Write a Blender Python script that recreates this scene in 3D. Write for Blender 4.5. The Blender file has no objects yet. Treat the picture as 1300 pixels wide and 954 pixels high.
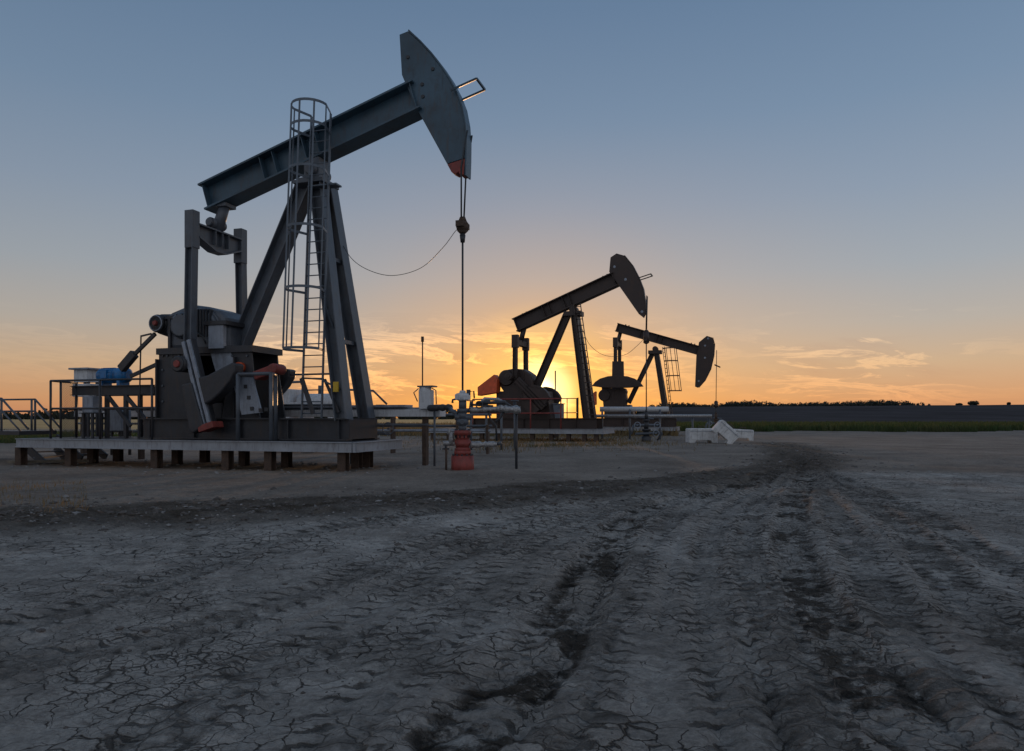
import bpy, bmesh, math, random
import numpy as np
from mathutils import Vector, Matrix
random.seed(7); np.random.seed(7)
R = math.radians
sc = bpy.context.scene
COL = sc.collection

# ------------------------------------------------------------------ camera
F, CX, HY, H = 900.0, 650.0, 531.0, 0.93      # focal length, centre, horizon (photo px), eye height
cam = bpy.data.cameras.new('camera'); camo = bpy.data.objects.new('camera', cam); COL.objects.link(camo)
cam.sensor_width = 36; cam.lens = F/1300*36; cam.shift_y = (HY-477)/1300
cam.clip_start = .05; cam.clip_end = 9000
camo.location = (0, 0, H); camo.rotation_euler = (R(90), 0, 0)
sc.camera = camo
# ------------------------------------------------------------------ light
SUN_EL, SUN_AZ = 2.0, 2.2                      # degrees above horizon, degrees right of +Y
w = bpy.data.worlds.new('World'); sc.world = w; w.use_nodes = True
nt = w.node_tree; N = nt.nodes; L = nt.links; N.clear()
def nd(tree, t, **kw):
    n = tree.nodes.new(t)
    for k, v in kw.items():
        if k.startswith('i_'): n.inputs[k[2:].replace('_', ' ')].default_value = v
        else: setattr(n, k, v)
    return n
def mth(tree, op, a, b=None, clamp=False):
    n = tree.nodes.new('ShaderNodeMath'); n.operation = op; n.use_clamp = clamp
    for i, v in enumerate((a, b)):
        if v is None: continue
        if isinstance(v, (int, float)): n.inputs[i].default_value = v
        else: tree.links.new(v, n.inputs[i])
    return n.outputs[0]
def ramp(tree, fac, stops, interp='LINEAR'):
    n = tree.nodes.new('ShaderNodeValToRGB'); cr = n.color_ramp; cr.interpolation = interp
    while len(cr.elements) < len(stops): cr.elements.new(.5)
    for e, (p, c) in zip(cr.elements, stops):
        e.position = p; e.color = (c, c, c, 1) if isinstance(c, (int, float)) else (*c, 1)
    tree.links.new(fac, n.inputs[0]); return n.outputs[0]
def mix(tree, fac, a, b, mode='MIX'):
    n = tree.nodes.new('ShaderNodeMix'); n.data_type = 'RGBA'; n.blend_type = mode
    for s, v in ((n.inputs[0], fac), (n.inputs[6], a), (n.inputs[7], b)):
        if isinstance(v, (int, float)): s.default_value = v
        elif isinstance(v, tuple): s.default_value = (*v, 1)
        else: tree.links.new(v, s)
    return n.outputs[2]
sky = nd(nt, 'ShaderNodeTexSky', sky_type='NISHITA')
sky.sun_disc = False; sky.sun_elevation = R(SUN_EL); sky.sun_rotation = R(SUN_AZ)
sky.altitude = 600; sky.air_density = 1.0; sky.dust_density = 1.6; sky.ozone_density = 1.6
tc = nd(nt, 'ShaderNodeTexCoord'); sx = nd(nt, 'ShaderNodeSeparateXYZ'); L.new(tc.outputs['Generated'], sx.inputs[0])
el = sx.outputs[2]
az = mth(nt, 'ARCTAN2', sx.outputs[0], sx.outputs[1])
def lin(r, g, b_): return tuple(((v/255+.055)/1.055)**2.4 if v > 10 else v/3295 for v in (r, g, b_))
# sun-centred falloff (angle to the sun): glow of the low air
sd = Vector((math.sin(R(SUN_AZ))*math.cos(R(SUN_EL)), math.cos(R(SUN_AZ))*math.cos(R(SUN_EL)), math.sin(R(SUN_EL))))
dp = nd(nt, 'ShaderNodeVectorMath', operation='DOT_PRODUCT'); L.new(tc.outputs['Generated'], dp.inputs[0]); dp.inputs[1].default_value = sd
ang = mth(nt, 'ARCCOSINE', mth(nt, 'MINIMUM', dp.outputs['Value'], .99999))
ela = mth(nt, 'ABSOLUTE', el)
grad = ramp(nt, ela, [(0, lin(204, 138, 100)), (.025, lin(214, 158, 114)), (.07, lin(206, 174, 142)), (.12, lin(185, 175, 165)), (.19, lin(163, 169, 176)), (.28, lin(142, 157, 176)), (.38, lin(121, 144, 170)), (.50, lin(103, 129, 159)), (1.0, lin(78, 106, 140))])
back = mth(nt, 'MULTIPLY', mth(nt, 'SUBTRACT', 0.25, sx.outputs[1]), .9, True)
grad = mix(nt, back, grad, lin(168, 172, 182))
g1 = ramp(nt, mth(nt, 'DIVIDE', ang, .62), [(0, 1.), (.08, .82), (.25, .42), (.45, .16), (.8, 0.)])
lowm = ramp(nt, ela, [(0, 1.), (.10, .85), (.2, .45), (.4, .0)])
grad = mix(nt, mth(nt, 'MULTIPLY', mth(nt, 'MULTIPLY', g1, lowm), .95), grad, lin(250, 172, 62))
g2 = ramp(nt, mth(nt, 'DIVIDE', ang, .13), [(0, 1.), (.15, .85), (.4, .35), (1., 0.)])
grad = mix(nt, g2, grad, (1.25, .80, .22))
g3 = ramp(nt, mth(nt, 'DIVIDE', ang, .06), [(0, 1.), (.2, .7), (.5, .2), (1., 0.)], 'EASE')
grad = mix(nt, g3, grad, (4.2, 3.3, 1.7))
SKY_STR = 0.10
base = mix(nt, .88, sky.outputs[0], mix(nt, 1.0, grad, (10., 10., 10.), 'MULTIPLY'))
# thin streaky clouds low in the sky: broad dull bodies with bright lit streaks
cv = nd(nt, 'ShaderNodeCombineXYZ'); L.new(az, cv.inputs[0]); L.new(mth(nt, 'ADD', mth(nt, 'MULTIPLY', el, 6.0), mth(nt, 'MULTIPLY', az, .35)), cv.inputs[1]); cv.inputs[2].default_value = 2.35
n1 = nd(nt, 'ShaderNodeTexNoise', i_Scale=3.6, i_Detail=9.0, i_Roughness=.62, i_Distortion=.5); L.new(cv.outputs[0], n1.inputs['Vector'])
n2 = nd(nt, 'ShaderNodeTexNoise', i_Scale=9.0, i_Detail=9.0, i_Roughness=.66, i_Distortion=.9); L.new(cv.outputs[0], n2.inputs['Vector'])
band = ramp(nt, el, [(0.0, .25), (.03, .8), (.06, 1.0), (.105, 1.), (.125, .3), (.15, 0.0)])
azm = ramp(nt, mth(nt, 'MULTIPLY', mth(nt, 'ADD', az, .8), .625), [(0, .08), (.22, .12), (.30, 1.), (.56, 1.), (.62, .5), (.70, .12), (.75, .75), (.82, .7), (.87, .15), (1, .1)])
bandm = mth(nt, 'MULTIPLY', band, azm)
body = mth(nt, 'MULTIPLY', ramp(nt, n1.outputs[0], [(.45, 0.), (.6, 1.)]), bandm)
strk = mth(nt, 'MULTIPLY', ramp(nt, mth(nt, 'MULTIPLY', mth(nt, 'ADD', n1.outputs[0], n2.outputs[0]), .5), [(.505, 0.), (.545, .95), (.585, .3), (.7, .05)]), bandm)
s1 = mix(nt, mth(nt, 'MULTIPLY', body, .55), base, mix(nt, 1.0, base, (.82, .74, .78), 'MULTIPLY'))
s1 = mix(nt, 1.0, s1, ramp(nt, mth(nt, 'MULTIPLY', mth(nt, 'ADD', az, 1.), .5), [(.15, .93), (.5, 1.0), (.85, 1.07)]), 'MULTIPLY')
s2 = mix(nt, strk, s1, mix(nt, 1.0, base, (1.62, 1.5, 1.3), 'MULTIPLY'))
bg = nd(nt, 'ShaderNodeBackground'); bg.inputs[1].default_value = SKY_STR
L.new(s2, bg.inputs[0]); wo = nd(nt, 'ShaderNodeOutputWorld'); L.new(bg.outputs[0], wo.inputs[0])
sl = bpy.data.lights.new('sun', 'SUN'); sl.energy = .9; sl.angle = R(.6); sl.color = (1, .55, .25)
so = bpy.data.objects.new('sun', sl); COL.objects.link(so)
so.rotation_euler = (-sd).to_track_quat('-Z', 'Y').to_euler()
sc.view_settings.view_transform = 'Standard'; sc.view_settings.look = 'None'
sc.view_settings.exposure = 0; sc.view_settings.gamma = 1; sc.view_settings.use_curve_mapping = False
sc.cycles.max_bounces = 5; sc.cycles.use_denoising = True

# ------------------------------------------------------------------ materials
def M_(name, c, rough=.5, metal=0.0, var=.25, scale=6.0, bump=.0, dirt=None, dirt_amt=.0, bscale=None):
    m = bpy.data.materials.new(name); m.use_nodes = True; t = m.node_tree; b = t.nodes['Principled BSDF']
    tcn = nd(t, 'ShaderNodeTexCoord'); n = nd(t, 'ShaderNodeTexNoise', i_Scale=scale, i_Detail=6.0, i_Roughness=.6)
    t.links.new(tcn.outputs['Object'], n.inputs['Vector'])
    f = ramp(t, n.outputs[0], [(.3, 1-var), (.7, 1+var)])
    col = mix(t, 1.0, tuple(c), f, 'MULTIPLY')
    if dirt:
        n2 = nd(t, 'ShaderNodeTexNoise', i_Scale=scale*2.7, i_Detail=8.0, i_Roughness=.7)
        t.links.new(tcn.outputs['Object'], n2.inputs['Vector'])
        col = mix(t, mth(t, 'MULTIPLY', ramp(t, n2.outputs[0], [(.52, 0.), (.68, 1.)]), dirt_amt), col, tuple(dirt))
    if dirt:
        mpn = nd(t, 'ShaderNodeMapping'); mpn.inputs['Scale'].default_value = (5, 5, .7); t.links.new(tcn.outputs['Object'], mpn.inputs[0])
        n4 = nd(t, 'ShaderNodeTexNoise', i_Scale=3.0, i_Detail=7.0, i_Roughness=.7); t.links.new(mpn.outputs[0], n4.inputs['Vector'])
        col = mix(t, mth(t, 'MULTIPLY', ramp(t, n4.outputs[0], [(.52, 0.), (.70, 1.)]), .55), col, (.075, .045, .030))
        col = mix(t, mth(t, 'MULTIPLY', ramp(t, n4.outputs[0], [(.30, 1.), (.42, 0.)]), .45), col, (.020, .020, .022))
    t.links.new(col, b.inputs['Base Color']); b.inputs['Metallic'].default_value = metal
    t.links.new(ramp(t, n.outputs[0], [(.3, max(.05, rough-.1)), (.7, min(1, rough+.1))]), b.inputs['Roughness'])
    if bump:
        n3 = nd(t, 'ShaderNodeTexNoise', i_Scale=bscale or scale*6, i_Detail=4.0); t.links.new(tcn.outputs['Object'], n3.inputs['Vector'])
        bp = nd(t, 'ShaderNodeBump', i_Strength=bump, i_Distance=.01); t.links.new(n3.outputs[0], bp.inputs['Height']); t.links.new(bp.outputs[0], b.inputs['Normal'])
    return m
RUST = (.10, .045, .02); DUST = (.16, .13, .10)
mats = dict(
    beam=M_('dark_blue_paint', (.050, .098, .138), .38, 0, .38, 1.1, .15, (.035, .04, .045), .5),
    steel=M_('charcoal_painted_steel', (.095, .112, .135), .42, 0, .25, 3, .15, DUST, .25),
    black=M_('black_painted_steel', (.036, .039, .046), .45, 0, .3, 3, .15, DUST, .12),
    far=M_('flare_browned_dark_steel', (.050, .034, .030), .5, 0, .3, 2, .1, RUST, .3),  # brownish lift from the sun's flare is put into this steel colour
    galv=M_('blue_grey_galvanised_steel', (.115, .14, .17), .45, .25, .2, 8, .1),
    deck=M_('pale_grey_painted_steel', (.34, .36, .39), .55, 0, .15, 2, .15, RUST, .25),
    plate=M_('light_steel_plate', (.30, .34, .40), .45, .2, .2, 5, .1, DUST, .2),
    red=M_('red_paint', (.27, .052, .042), .55, 0, .35, 6, .1, DUST, .2),
    orange=M_('orange_red_paint', (.72, .12, .04), .45, 0, .2, 6, .1),
    blue=M_('blue_motor_paint', (.015, .17, .42), .4, 0, .15, 8, .1, DUST, .2),
    white=M_('white_paint', (.62, .64, .66), .5, 0, .12, 4, .1, DUST, .2),
    rust=M_('rusty_pile_steel', (.085, .055, .040), .8, 0, .4, 9, .4, (.03, .025, .022), .6),
    wire=M_('steel_wire_rope', (.05, .055, .06), .45, .4, .1, 30),
    concrete=M_('pale_concrete', (.66, .67, .67), .85, 0, .18, 4, .5, (.2, .17, .14), .35),
    wrap=M_('silver_foil_wrap', (.42, .42, .42), .35, .6, .4, 25, .8, (.03, .03, .03), .7),
    yellow=M_('yellow_decal', (.65, .42, .03), .5, 0, .1),
    wood=M_('weathered_board', (.20, .17, .13), .8, 0, .3, 9, .4),
    leaf=M_('far_tree_foliage', (.030, .034, .022), .9, 0, .5, .6),
    bark=M_('bark', (.06, .045, .035), .9, 0, .3, 8),
    clod=M_('earth_clod', (.105, .092, .082), .95, 0, .35, 5, .5),
    stone=M_('stone', (.24, .23, .22), .85, 0, .5, 3, .4),
)
def grass_mat(name, a, b_):
    m = bpy.data.materials.new(name); m.use_nodes = True; t = m.node_tree; p = t.nodes['Principled BSDF']
    tcn = nd(t, 'ShaderNodeTexCoord'); n = nd(t, 'ShaderNodeTexNoise', i_Scale=.6, i_Detail=5.0); t.links.new(tcn.outputs['Object'], n.inputs['Vector'])
    c = mix(t, ramp(t, n.outputs[0], [(.38, 0.), (.62, 1.)]), a, b_); t.links.new(c, p.inputs['Base Color']); p.inputs['Roughness'].default_value = .8
    tr = nd(t, 'ShaderNodeBsdfTranslucent'); t.links.new(c, tr.inputs[0]); ms = nd(t, 'ShaderNodeMixShader'); ms.inputs[0].default_value = .45
    t.links.new(p.outputs[0], ms.inputs[1]); t.links.new(tr.outputs[0], ms.inputs[2]); t.links.new(ms.outputs[0], t.nodes['Material Output'].inputs[0])
    return m
mats['grass'] = grass_mat('green_grass', (.05, .085, .025), (.09, .10, .035))
mats['dry'] = grass_mat('dry_grass', (.28, .19, .09), (.16, .13, .06))
# wire mesh: real grid drawn as holes in a thin sheet
# ------------------------------------------------------------------ mesh helpers
class MB:
    def __init__(s): s.v = []; s.f = []; s.sm = []
    def add(s, vs, fs, smooth=False):
        o = len(s.v); s.v += [tuple(p) for p in vs]
        for f in fs:
            s.f.append([o+i for i in f]); s.sm.append(smooth if not isinstance(smooth, (list, tuple)) else False)
        return s
    def bar(s, p0, p1, a, b, side=(0, 1, 0)):
        p0, p1 = Vector(p0), Vector(p1); d = (p1-p0).normalized(); sd_ = Vector(side); sd_ = (sd_-d*sd_.dot(d))
        if sd_.length < 1e-4: sd_ = Vector((1, 0, 0)); sd_ = sd_-d*sd_.dot(d)
        sd_.normalize(); up = d.cross(sd_)
        vs = [p+sd_*(a/2*i)+up*(b/2*j) for p in (p0, p1) for i, j in ((-1, -1), (1, -1), (1, 1), (-1, 1))]
        return s.add(vs, [(0, 3, 2, 1), (4, 5, 6, 7), (0, 1, 5, 4), (1, 2, 6, 5), (2, 3, 7, 6), (3, 0, 4, 7)])
    def box(s, x0, x1, y0, y1, z0, z1):
        return s.bar(((x0+x1)/2, (y0+y1)/2, z0), ((x0+x1)/2, (y0+y1)/2, z1), y1-y0, x1-x0, (0, 1, 0))
    def ibeam(s, p0, p1, h, wd, tf, tw, side=(0, 1, 0)):
        p0, p1 = Vector(p0), Vector(p1); d = (p1-p0).normalized(); sd_ = Vector(side); sd_ = (sd_-d*sd_.dot(d)).normalized(); up = sd_.cross(d)
        if up.z < 0: up = -up
        hh, ww, t, q = h/2, wd/2, tw/2, tf
        prof = [(-ww, -hh), (ww, -hh), (ww, -hh+q), (t, -hh+q), (t, hh-q), (ww, hh-q), (ww, hh), (-ww, hh), (-ww, hh-q), (-t, hh-q), (-t, -hh+q), (-ww, -hh+q)]
        n = len(prof); vs = [p+sd_*a+up*b for p in (p0, p1) for a, b in prof]
        s.add(vs, [tuple(range(n))[::-1], tuple(range(n, 2*n))]+[(i, (i+1) % n, n+(i+1) % n, n+i) for i in range(n)])
        return s
    def tube(s, pts, r, n=8, closed=False):
        pts = [Vector(p) for p in pts]; rs = r if isinstance(r, (list, tuple)) else [r]*len(pts)
        o = len(s.v); m = len(pts); prev = None
        for i, p in enumerate(pts):
            d = (pts[min(i+1, m-1)]-pts[max(i-1, 0)])
            if closed: d = pts[(i+1) % m]-pts[i-1]
            d = d.normalized() if d.length > 1e-9 else Vector((0, 0, 1))
            a = Vector((0, 0, 1)) if abs(d.z) < .9 else Vector((1, 0, 0))
            if prev is not None: a = prev
            a = (a-d*a.dot(d)).normalized(); prev = a; b = d.cross(a)
            for k in range(n):
                t = 2*math.pi*k/n; s.v.append(tuple(p+(a*math.cos(t)+b*math.sin(t))*rs[i]))
        for i in range(m if closed else m-1):
            j = (i+1) % m
            for k in range(n):
                s.f.append([o+i*n+k, o+i*n+(k+1) % n, o+j*n+(k+1) % n, o+j*n+k]); s.sm.append(True)
        if not closed:
            s.f.append([o+k for k in range(n)][::-1]); s.sm.append(False)
            s.f.append([o+(m-1)*n+k for k in range(n)]); s.sm.append(False)
        return s
    def lathe(s, c, axis, prof, n=20):      # prof: (distance along axis, radius)
        c = Vector(c); d = Vector(axis).normalized()
        for (t0, r0), (t1, r1) in zip(prof, prof[1:]):
            if abs(t1-t0) < 1e-6: t1 += 1e-5
            s.tube([c+d*t0, c+d*t1], [r0, r1], n)
        return s
    def prism(s, pts, y0, y1):              # pts (x,z) outline, extruded along y
        n = len(pts); vs = [(x, y, z) for y in (y0, y1) for x, z in pts]
        s.add(vs, [tuple(range(n)), tuple(range(2*n-1, n-1, -1))]+[((i+1) % n, i, n+i, n+(i+1) % n) for i in range(n)]); return s
    def plank(s, pts, z0, z1):              # pts (x,y) outline, extruded up
        n = len(pts); vs = [(x, y, z) for z in (z0, z1) for x, y in pts]
        s.add(vs, [tuple(range(n))[::-1], tuple(range(n, 2*n))]+[(i, (i+1) % n, n+(i+1) % n, n+i) for i in range(n)]); return s
    def build(s, name, mat, parent=None, bevel=0, loc=None):
        me = bpy.data.meshes.new(name); me.from_pydata(s.v, [], s.f); me.materials.append(mats[mat] if isinstance(mat, str) else mat)
        me.polygons.foreach_set('use_smooth', s.sm); me.update()
        bm = bmesh.new(); bm.from_mesh(me); bmesh.ops.recalc_face_normals(bm, faces=bm.faces); bm.to_mesh(me); bm.free()
        o = bpy.data.objects.new(name, me); COL.objects.link(o)
        if parent: o.parent = parent
        if bevel:
            b = o.modifiers.new('bevel', 'BEVEL'); b.width = bevel; b.segments = 2; b.limit_method = 'ANGLE'; b.angle_limit = R(40)
        return o
def tag(o, label=None, cat=None, group=None, kind=None):
    for k, v in (('label', label), ('category', cat), ('group', group), ('kind', kind)):
        if v: o[k] = v
    return o
def empty(name, loc, rz=0, **kw):
    o = bpy.data.objects.new(name, None); o.empty_display_size = .3; COL.objects.link(o); o.location = loc; o.rotation_euler = (0, 0, rz); return tag(o, **kw)
def gp(px, py):                             # pixel on flat ground -> world xy
    Y = H*F/(py-HY); return ((px-CX)/F*Y, Y)

class Frame:                                # a pump's own frame: x forward to the well, y away from the camera side
    def __init__(s, wx, wy, th): s.w = (wx, wy); s.c = math.cos(R(th)); s.s = math.sin(R(th)); s.th = R(th)
    def P(s, px, py, q=0.):                 # photo pixel at lateral offset q -> local point
        a = (px-CX)/F
        x = (a*(s.w[1]+q*s.c)-s.w[0]-q*s.s)/(s.c+a*s.s); Y = s.w[1]-x*s.s+q*s.c
        return Vector((x, q, H+(HY-py)/F*Y))
    def X(s, px, q=0.): return s.P(px, HY, q).x
    def W(s, p): return Vector((s.w[0]+p[0]*s.c+p[1]*s.s, s.w[1]-p[0]*s.s+p[1]*s.c, p[2] if len(p) > 2 else 0))
    def loc(s, x=0, y=0, z=0): return s.W((x, y, z))
J1 = Frame((587.3-650)/900*12.7, 12.7, 17)
J2 = Frame((820.5-650)/900*28, 28, 20)
J3 = Frame((909-650)/900*38, 38, 17)

# ------------------------------------------------------------------ ground
def vnoise(x, y, seed=0):
    xi = np.floor(x).astype(np.int64); yi = np.floor(y).astype(np.int64); fx = x-xi; fy = y-yi
    fx = fx*fx*(3-2*fx); fy = fy*fy*(3-2*fy)
    def h(a, b):
        n = (a*374761393+b*668265263+seed*974634777) & 0xffffffff
        n = ((n ^ (n >> 13))*1274126177) & 0xffffffff; return ((n ^ (n >> 16)) & 0xffff)/65535.
    return (h(xi, yi)*(1-fx)+h(xi+1, yi)*fx)*(1-fy)+(h(xi, yi+1)*(1-fx)+h(xi+1, yi+1)*fx)*fy
def fbm(x, y, o=4, seed=0, rg=.5):
    a = 1.; t = 0; s_ = 0
    for i in range(o): t = t+a*(vnoise(x*2**i, y*2**i, seed+i)-.5); s_ += a; a *= rg
    return t/s_*2
def sst(a, b, x): t = np.clip((x-a)/(b-a), 0, 1); return t*t*(3-2*t)
def pdist(X, Y, pts):                       # distance and run along a polyline
    best = np.full(X.shape, 1e9); run = np.zeros(X.shape); side = np.zeros(X.shape); acc = 0
    for (ax, ay), (bx, by) in zip(pts, pts[1:]):
        dx, dy = bx-ax, by-ay; l = math.hypot(dx, dy)
        t = np.clip(((X-ax)*dx+(Y-ay)*dy)/l/l, 0, 1); d = np.hypot(X-ax-t*dx, Y-ay-t*dy)
        m = d < best; best = np.where(m, d, best); run = np.where(m, acc+t*l, run)
        side = np.where(m, ((X-ax)*dy-(Y-ay)*dx)/l, side); acc += l
    return best, run, side
def smooth_line(pts, k=8):
    P = [np.array(p) for p in pts]; P = [2*P[0]-P[1]]+P+[2*P[-1]-P[-2]]; out = []
    for i in range(1, len(P)-2):
        for j in range(k):
            t = j/k; a, b, c, d = P[i-1:i+3]
            out.append(tuple(.5*((2*b)+(-a+c)*t+(2*a-5*b+4*c-d)*t*t+(-a+3*b-3*c+d)*t**3)))
    out.append(tuple(P[-2])); return out
TRACKS = [  # photo points on the ground, tyre width, depth
 ([(590, 935), (655, 865), (708, 800), (748, 735), (790, 672), (850, 640), (960, 612), (1010, 592)], .30, .050),
 ([(700, 935), (735, 850), (765, 780), (800, 720), (835, 676), (890, 640), (975, 612)], .22, .030),
 ([(955, 945), (928, 850), (908, 770), (900, 705), (925, 655), (990, 610), (1015, 590), (985, 572)], .22, .035),
 ([(1035, 945), (1000, 840), (978, 780), (955, 722), (948, 680), (968, 640), (1012, 602), (1030, 580)], .22, .035),
 ([(1170, 945), (1090, 840), (1045, 780), (1012, 722), (1003, 680), (1010, 640), (1022, 604), (1010, 580)], .28, .045),
 ([(1280, 945), (1185, 860), (1145, 800), (1115, 745), (1080, 685), (1052, 642), (1030, 606)], .24, .030),
 ([(1420, 900), (1300, 820), (1240, 775), (1190, 720), (1150, 672), (1100, 640), (1055, 610), (1035, 590)], .26, .03),
 ([(1500, 800), (1340, 740), (1240, 700), (1180, 660), (1110, 630), (1060, 606)], .26, .035),
 ([(200, 935), (300, 860), (400, 815), (480, 775), (570, 725), (660, 682), (800, 645), (950, 614)], .22, .022),
 ([(-60, 860), (80, 830), (240, 798), (400, 748), (520, 703), (650, 665), (850, 630)], .22, .02),
 ([(-60, 815), (40, 790), (130, 765), (260, 722), (360, 690), (500, 662), (700, 640)], .24, .025),
 ([(420, 945), (500, 850), (590, 775), (690, 700), (790, 655)], .2, .016),
]
TR = [(smooth_line([gp(*p) for p in t]), wd, dp_) for t, wd, dp_ in TRACKS]
CH = smooth_line([gp(*p) for p in [(-150, 668), (0, 664), (150, 656), (350, 650), (550, 640), (700, 626), (850, 613), (985, 598), (1020, 585), (1010, 572), (985, 563)]])
def terrain(X, Y, masks=False):
    z = .05*fbm(X*.35, Y*.35, 3, 5)*sst(.0, 1., np.ones_like(X))
    near = 1-sst(14, 30, Y)
    fine = .010*fbm(X*5, Y*5, 4, 11, .6)
    cd, cr_, cs = pdist(X, Y, CH)
    wob = .35*fbm(X*.9, Y*.9, 3, 21)
    churn = (1-sst(.35, 1.25, cd+wob))*np.clip(1.1-Y*.012, 0, 1)
    z = z+fine+churn*(.075*fbm(X*2.3, Y*3.2, 5, 31, .62)+.03)
    rut = np.zeros_like(X); lug = np.zeros_like(X); nd_ = np.full(X.shape, 1e9); nr_ = np.zeros_like(X); ns_ = np.zeros_like(X)
    for ti, (pts, wd, dpth) in enumerate(TR):
        d, r, sdd = pdist(X, Y, pts)
        mm = d < nd_; nd_ = np.where(mm, d, nd_); nr_ = np.where(mm, r, nr_); ns_ = np.where(mm, sdd, ns_)
        d = d+.03*fbm(X*3, Y*3, 2, 41)
        core = 1-sst(wd*.40, wd*.58, d)
        dpth = dpth*.55; z = z-core*dpth*(.75+.5*fbm(r*1.2, d*0, 2, 43))+np.exp(-((d-wd*.78)/(wd*.22))**2)*dpth*.55*(1+fbm(X*4, Y*4, 3, 44))
        lg = np.clip(np.sin((r+np.abs(sdd)*.6)*2*math.pi/.11)*1.5, -1, 1)*core
        z = z+lg*dpth*.22
        rut = np.maximum(rut, core); lug = np.maximum(lug, core*(1., .25, .1, .3, .9, .3, .5, .5, .25, .2, .2, .1)[ti])
    nz = np.exp(-nd_/.9); z = z+nz*(.011*fbm(ns_*11, nr_*.9, 3, 71)+.012*fbm(ns_*4, nr_*.6, 2, 72)+.006*fbm(ns_*30, nr_*5, 2, 73))
    # depth of ground between the churned bank and the pad: pad a touch higher
    bank = sst(-.3, .9, -cs*1.0)            # 1 on the far side of the bank
    bank = np.maximum(bank, sst(11.6, 12.8, Y+.6*fbm(X*.5, Y*.8, 3, 81)))
    if not masks: return z*near+.0*X
    return z*near, churn, rut, bank, lug, nr_, ns_, nd_
ys = np.concatenate([np.linspace(-40, 1.2, 24)[:-1], np.geomspace(1.2, 16, 620)[:-1], np.geomspace(16, 120, 110)[:-1], np.geomspace(120, 5000, 40)])
ts = np.concatenate([-np.geomspace(.86, 60, 50)[::-1], np.linspace(-.86, .86, 640)[1:-1], np.geomspace(.86, 60, 50)])
TT, YY = np.meshgrid(ts, ys); XX = TT*(np.maximum(YY, 0)+1.6)
Z, churn, rut, bank, lug, run_, sid_, dis_ = terrain(XX, YY, True)
nr, nc = XX.shape
me = bpy.data.meshes.new('ground'); idx = np.arange(nr*nc).reshape(nr, nc)
fa = np.stack([idx[:-1, :-1], idx[:-1, 1:], idx[1:, 1:], idx[1:, :-1]], -1).reshape(-1, 4)
me.vertices.add(nr*nc); me.vertices.foreach_set('co', np.stack([XX, YY, Z], -1).ravel().astype(np.float32))
me.loops.add(fa.size); me.loops.foreach_set('vertex_index', fa.ravel().astype(np.int32))
me.polygons.add(len(fa)); me.polygons.foreach_set('loop_start', np.arange(0, fa.size, 4, dtype=np.int32)); me.polygons.foreach_set('loop_total', np.full(len(fa), 4, dtype=np.int32))
me.polygons.foreach_set('use_smooth', np.ones(len(fa), dtype=bool)); me.update(calc_edges=True)
at = me.color_attributes.new('masks', 'FLOAT_COLOR', 'POINT')
at.data.foreach_set('color', np.stack([churn, rut, bank, lug], -1).ravel().astype(np.float32))
at2 = me.color_attributes.new('tracks', 'FLOAT_COLOR', 'POINT')
at2.data.foreach_set('color', np.stack([run_, sid_, dis_, dis_*0+1], -1).ravel().astype(np.float32))
gm = bpy.data.materials.new('cracked_dry_clay'); gm.use_nodes = True; t = gm.node_tree; b = t.nodes['Principled BSDF']
g_tc = nd(t, 'ShaderNodeTexCoord').outputs['Object']
at_n = nd(t, 'ShaderNodeAttribute', attribute_name='masks'); sp = nd(t, 'ShaderNodeSeparateColor'); t.links.new(at_n.outputs['Color'], sp.inputs[0])
m_ch, m_rut, m_bank = sp.outputs; m_lug = at_n.outputs['Alpha']
def noise(sc_, det=6., rough=.6, vec=None, dist=0.):
    n = nd(t, 'ShaderNodeTexNoise', i_Scale=sc_, i_Detail=det, i_Roughness=rough, i_Distortion=dist); t.links.new(vec or g_tc, n.inputs['Vector']); return n
wv = nd(t, 'ShaderNodeVectorMath', operation='MULTIPLY_ADD'); wn = noise(5., 4.)
t.links.new(wn.outputs['Color'], wv.inputs[0]); wv.inputs[1].default_value = (.15, .15, 0); t.links.new(g_tc, wv.inputs[2])
mp = nd(t, 'ShaderNodeMapping'); mp.inputs['Scale'].default_value = (1, 1, 0); t.links.new(wv.outputs[0], mp.inputs[0])
def crack(scale, wdt):
    v = nd(t, 'ShaderNodeTexVoronoi', feature='DISTANCE_TO_EDGE', i_Scale=scale, i_Randomness=1.0); t.links.new(mp.outputs[0], v.inputs['Vector'])
    return v.outputs['Distance']
c1 = crack(9.5, 0); c2 = crack(23., 0)
wmod = ramp(t, noise(1.3, 4.).outputs[0], [(.42, .02), (.66, .9)])         # cracks open and close over the surface
ck1 = mth(t, 'MULTIPLY', mth(t, 'SUBTRACT', 1.0, mth(t, 'DIVIDE', c1, mth(t, 'MULTIPLY', wmod, .065)), True), 1.0, True)
ck2 = mth(t, 'MULTIPLY', mth(t, 'SUBTRACT', 1.0, mth(t, 'DIVIDE', c2, mth(t, 'MULTIPLY', wmod, .07)), True), ramp(t, noise(.9).outputs[0], [(.45, 0.), (.62, .8)]))
ck = mth(t, 'MAXIMUM', ck1, ck2)
ckm = mth(t, 'MULTIPLY', mth(t, 'SUBTRACT', 1.0, m_bank, True), mth(t, 'SUBTRACT', 1.0, m_ch, True))
ckm = mth(t, 'MULTIPLY', ckm, mth(t, 'SUBTRACT', 1.0, mth(t, 'MULTIPLY', m_rut, .45)))
ck = mth(t, 'MULTIPLY', ck, ckm)
at2n = nd(t, 'ShaderNodeAttribute', attribute_name='tracks'); sp2 = nd(t, 'ShaderNodeSeparateColor'); t.links.new(at2n.outputs['Color'], sp2.inputs[0])
t_run, t_sid, t_dis = sp2.outputs
jit = noise(9., 5., .6).outputs[0]; jit2 = noise(3.1, 5., .65).outputs[0]
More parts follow.
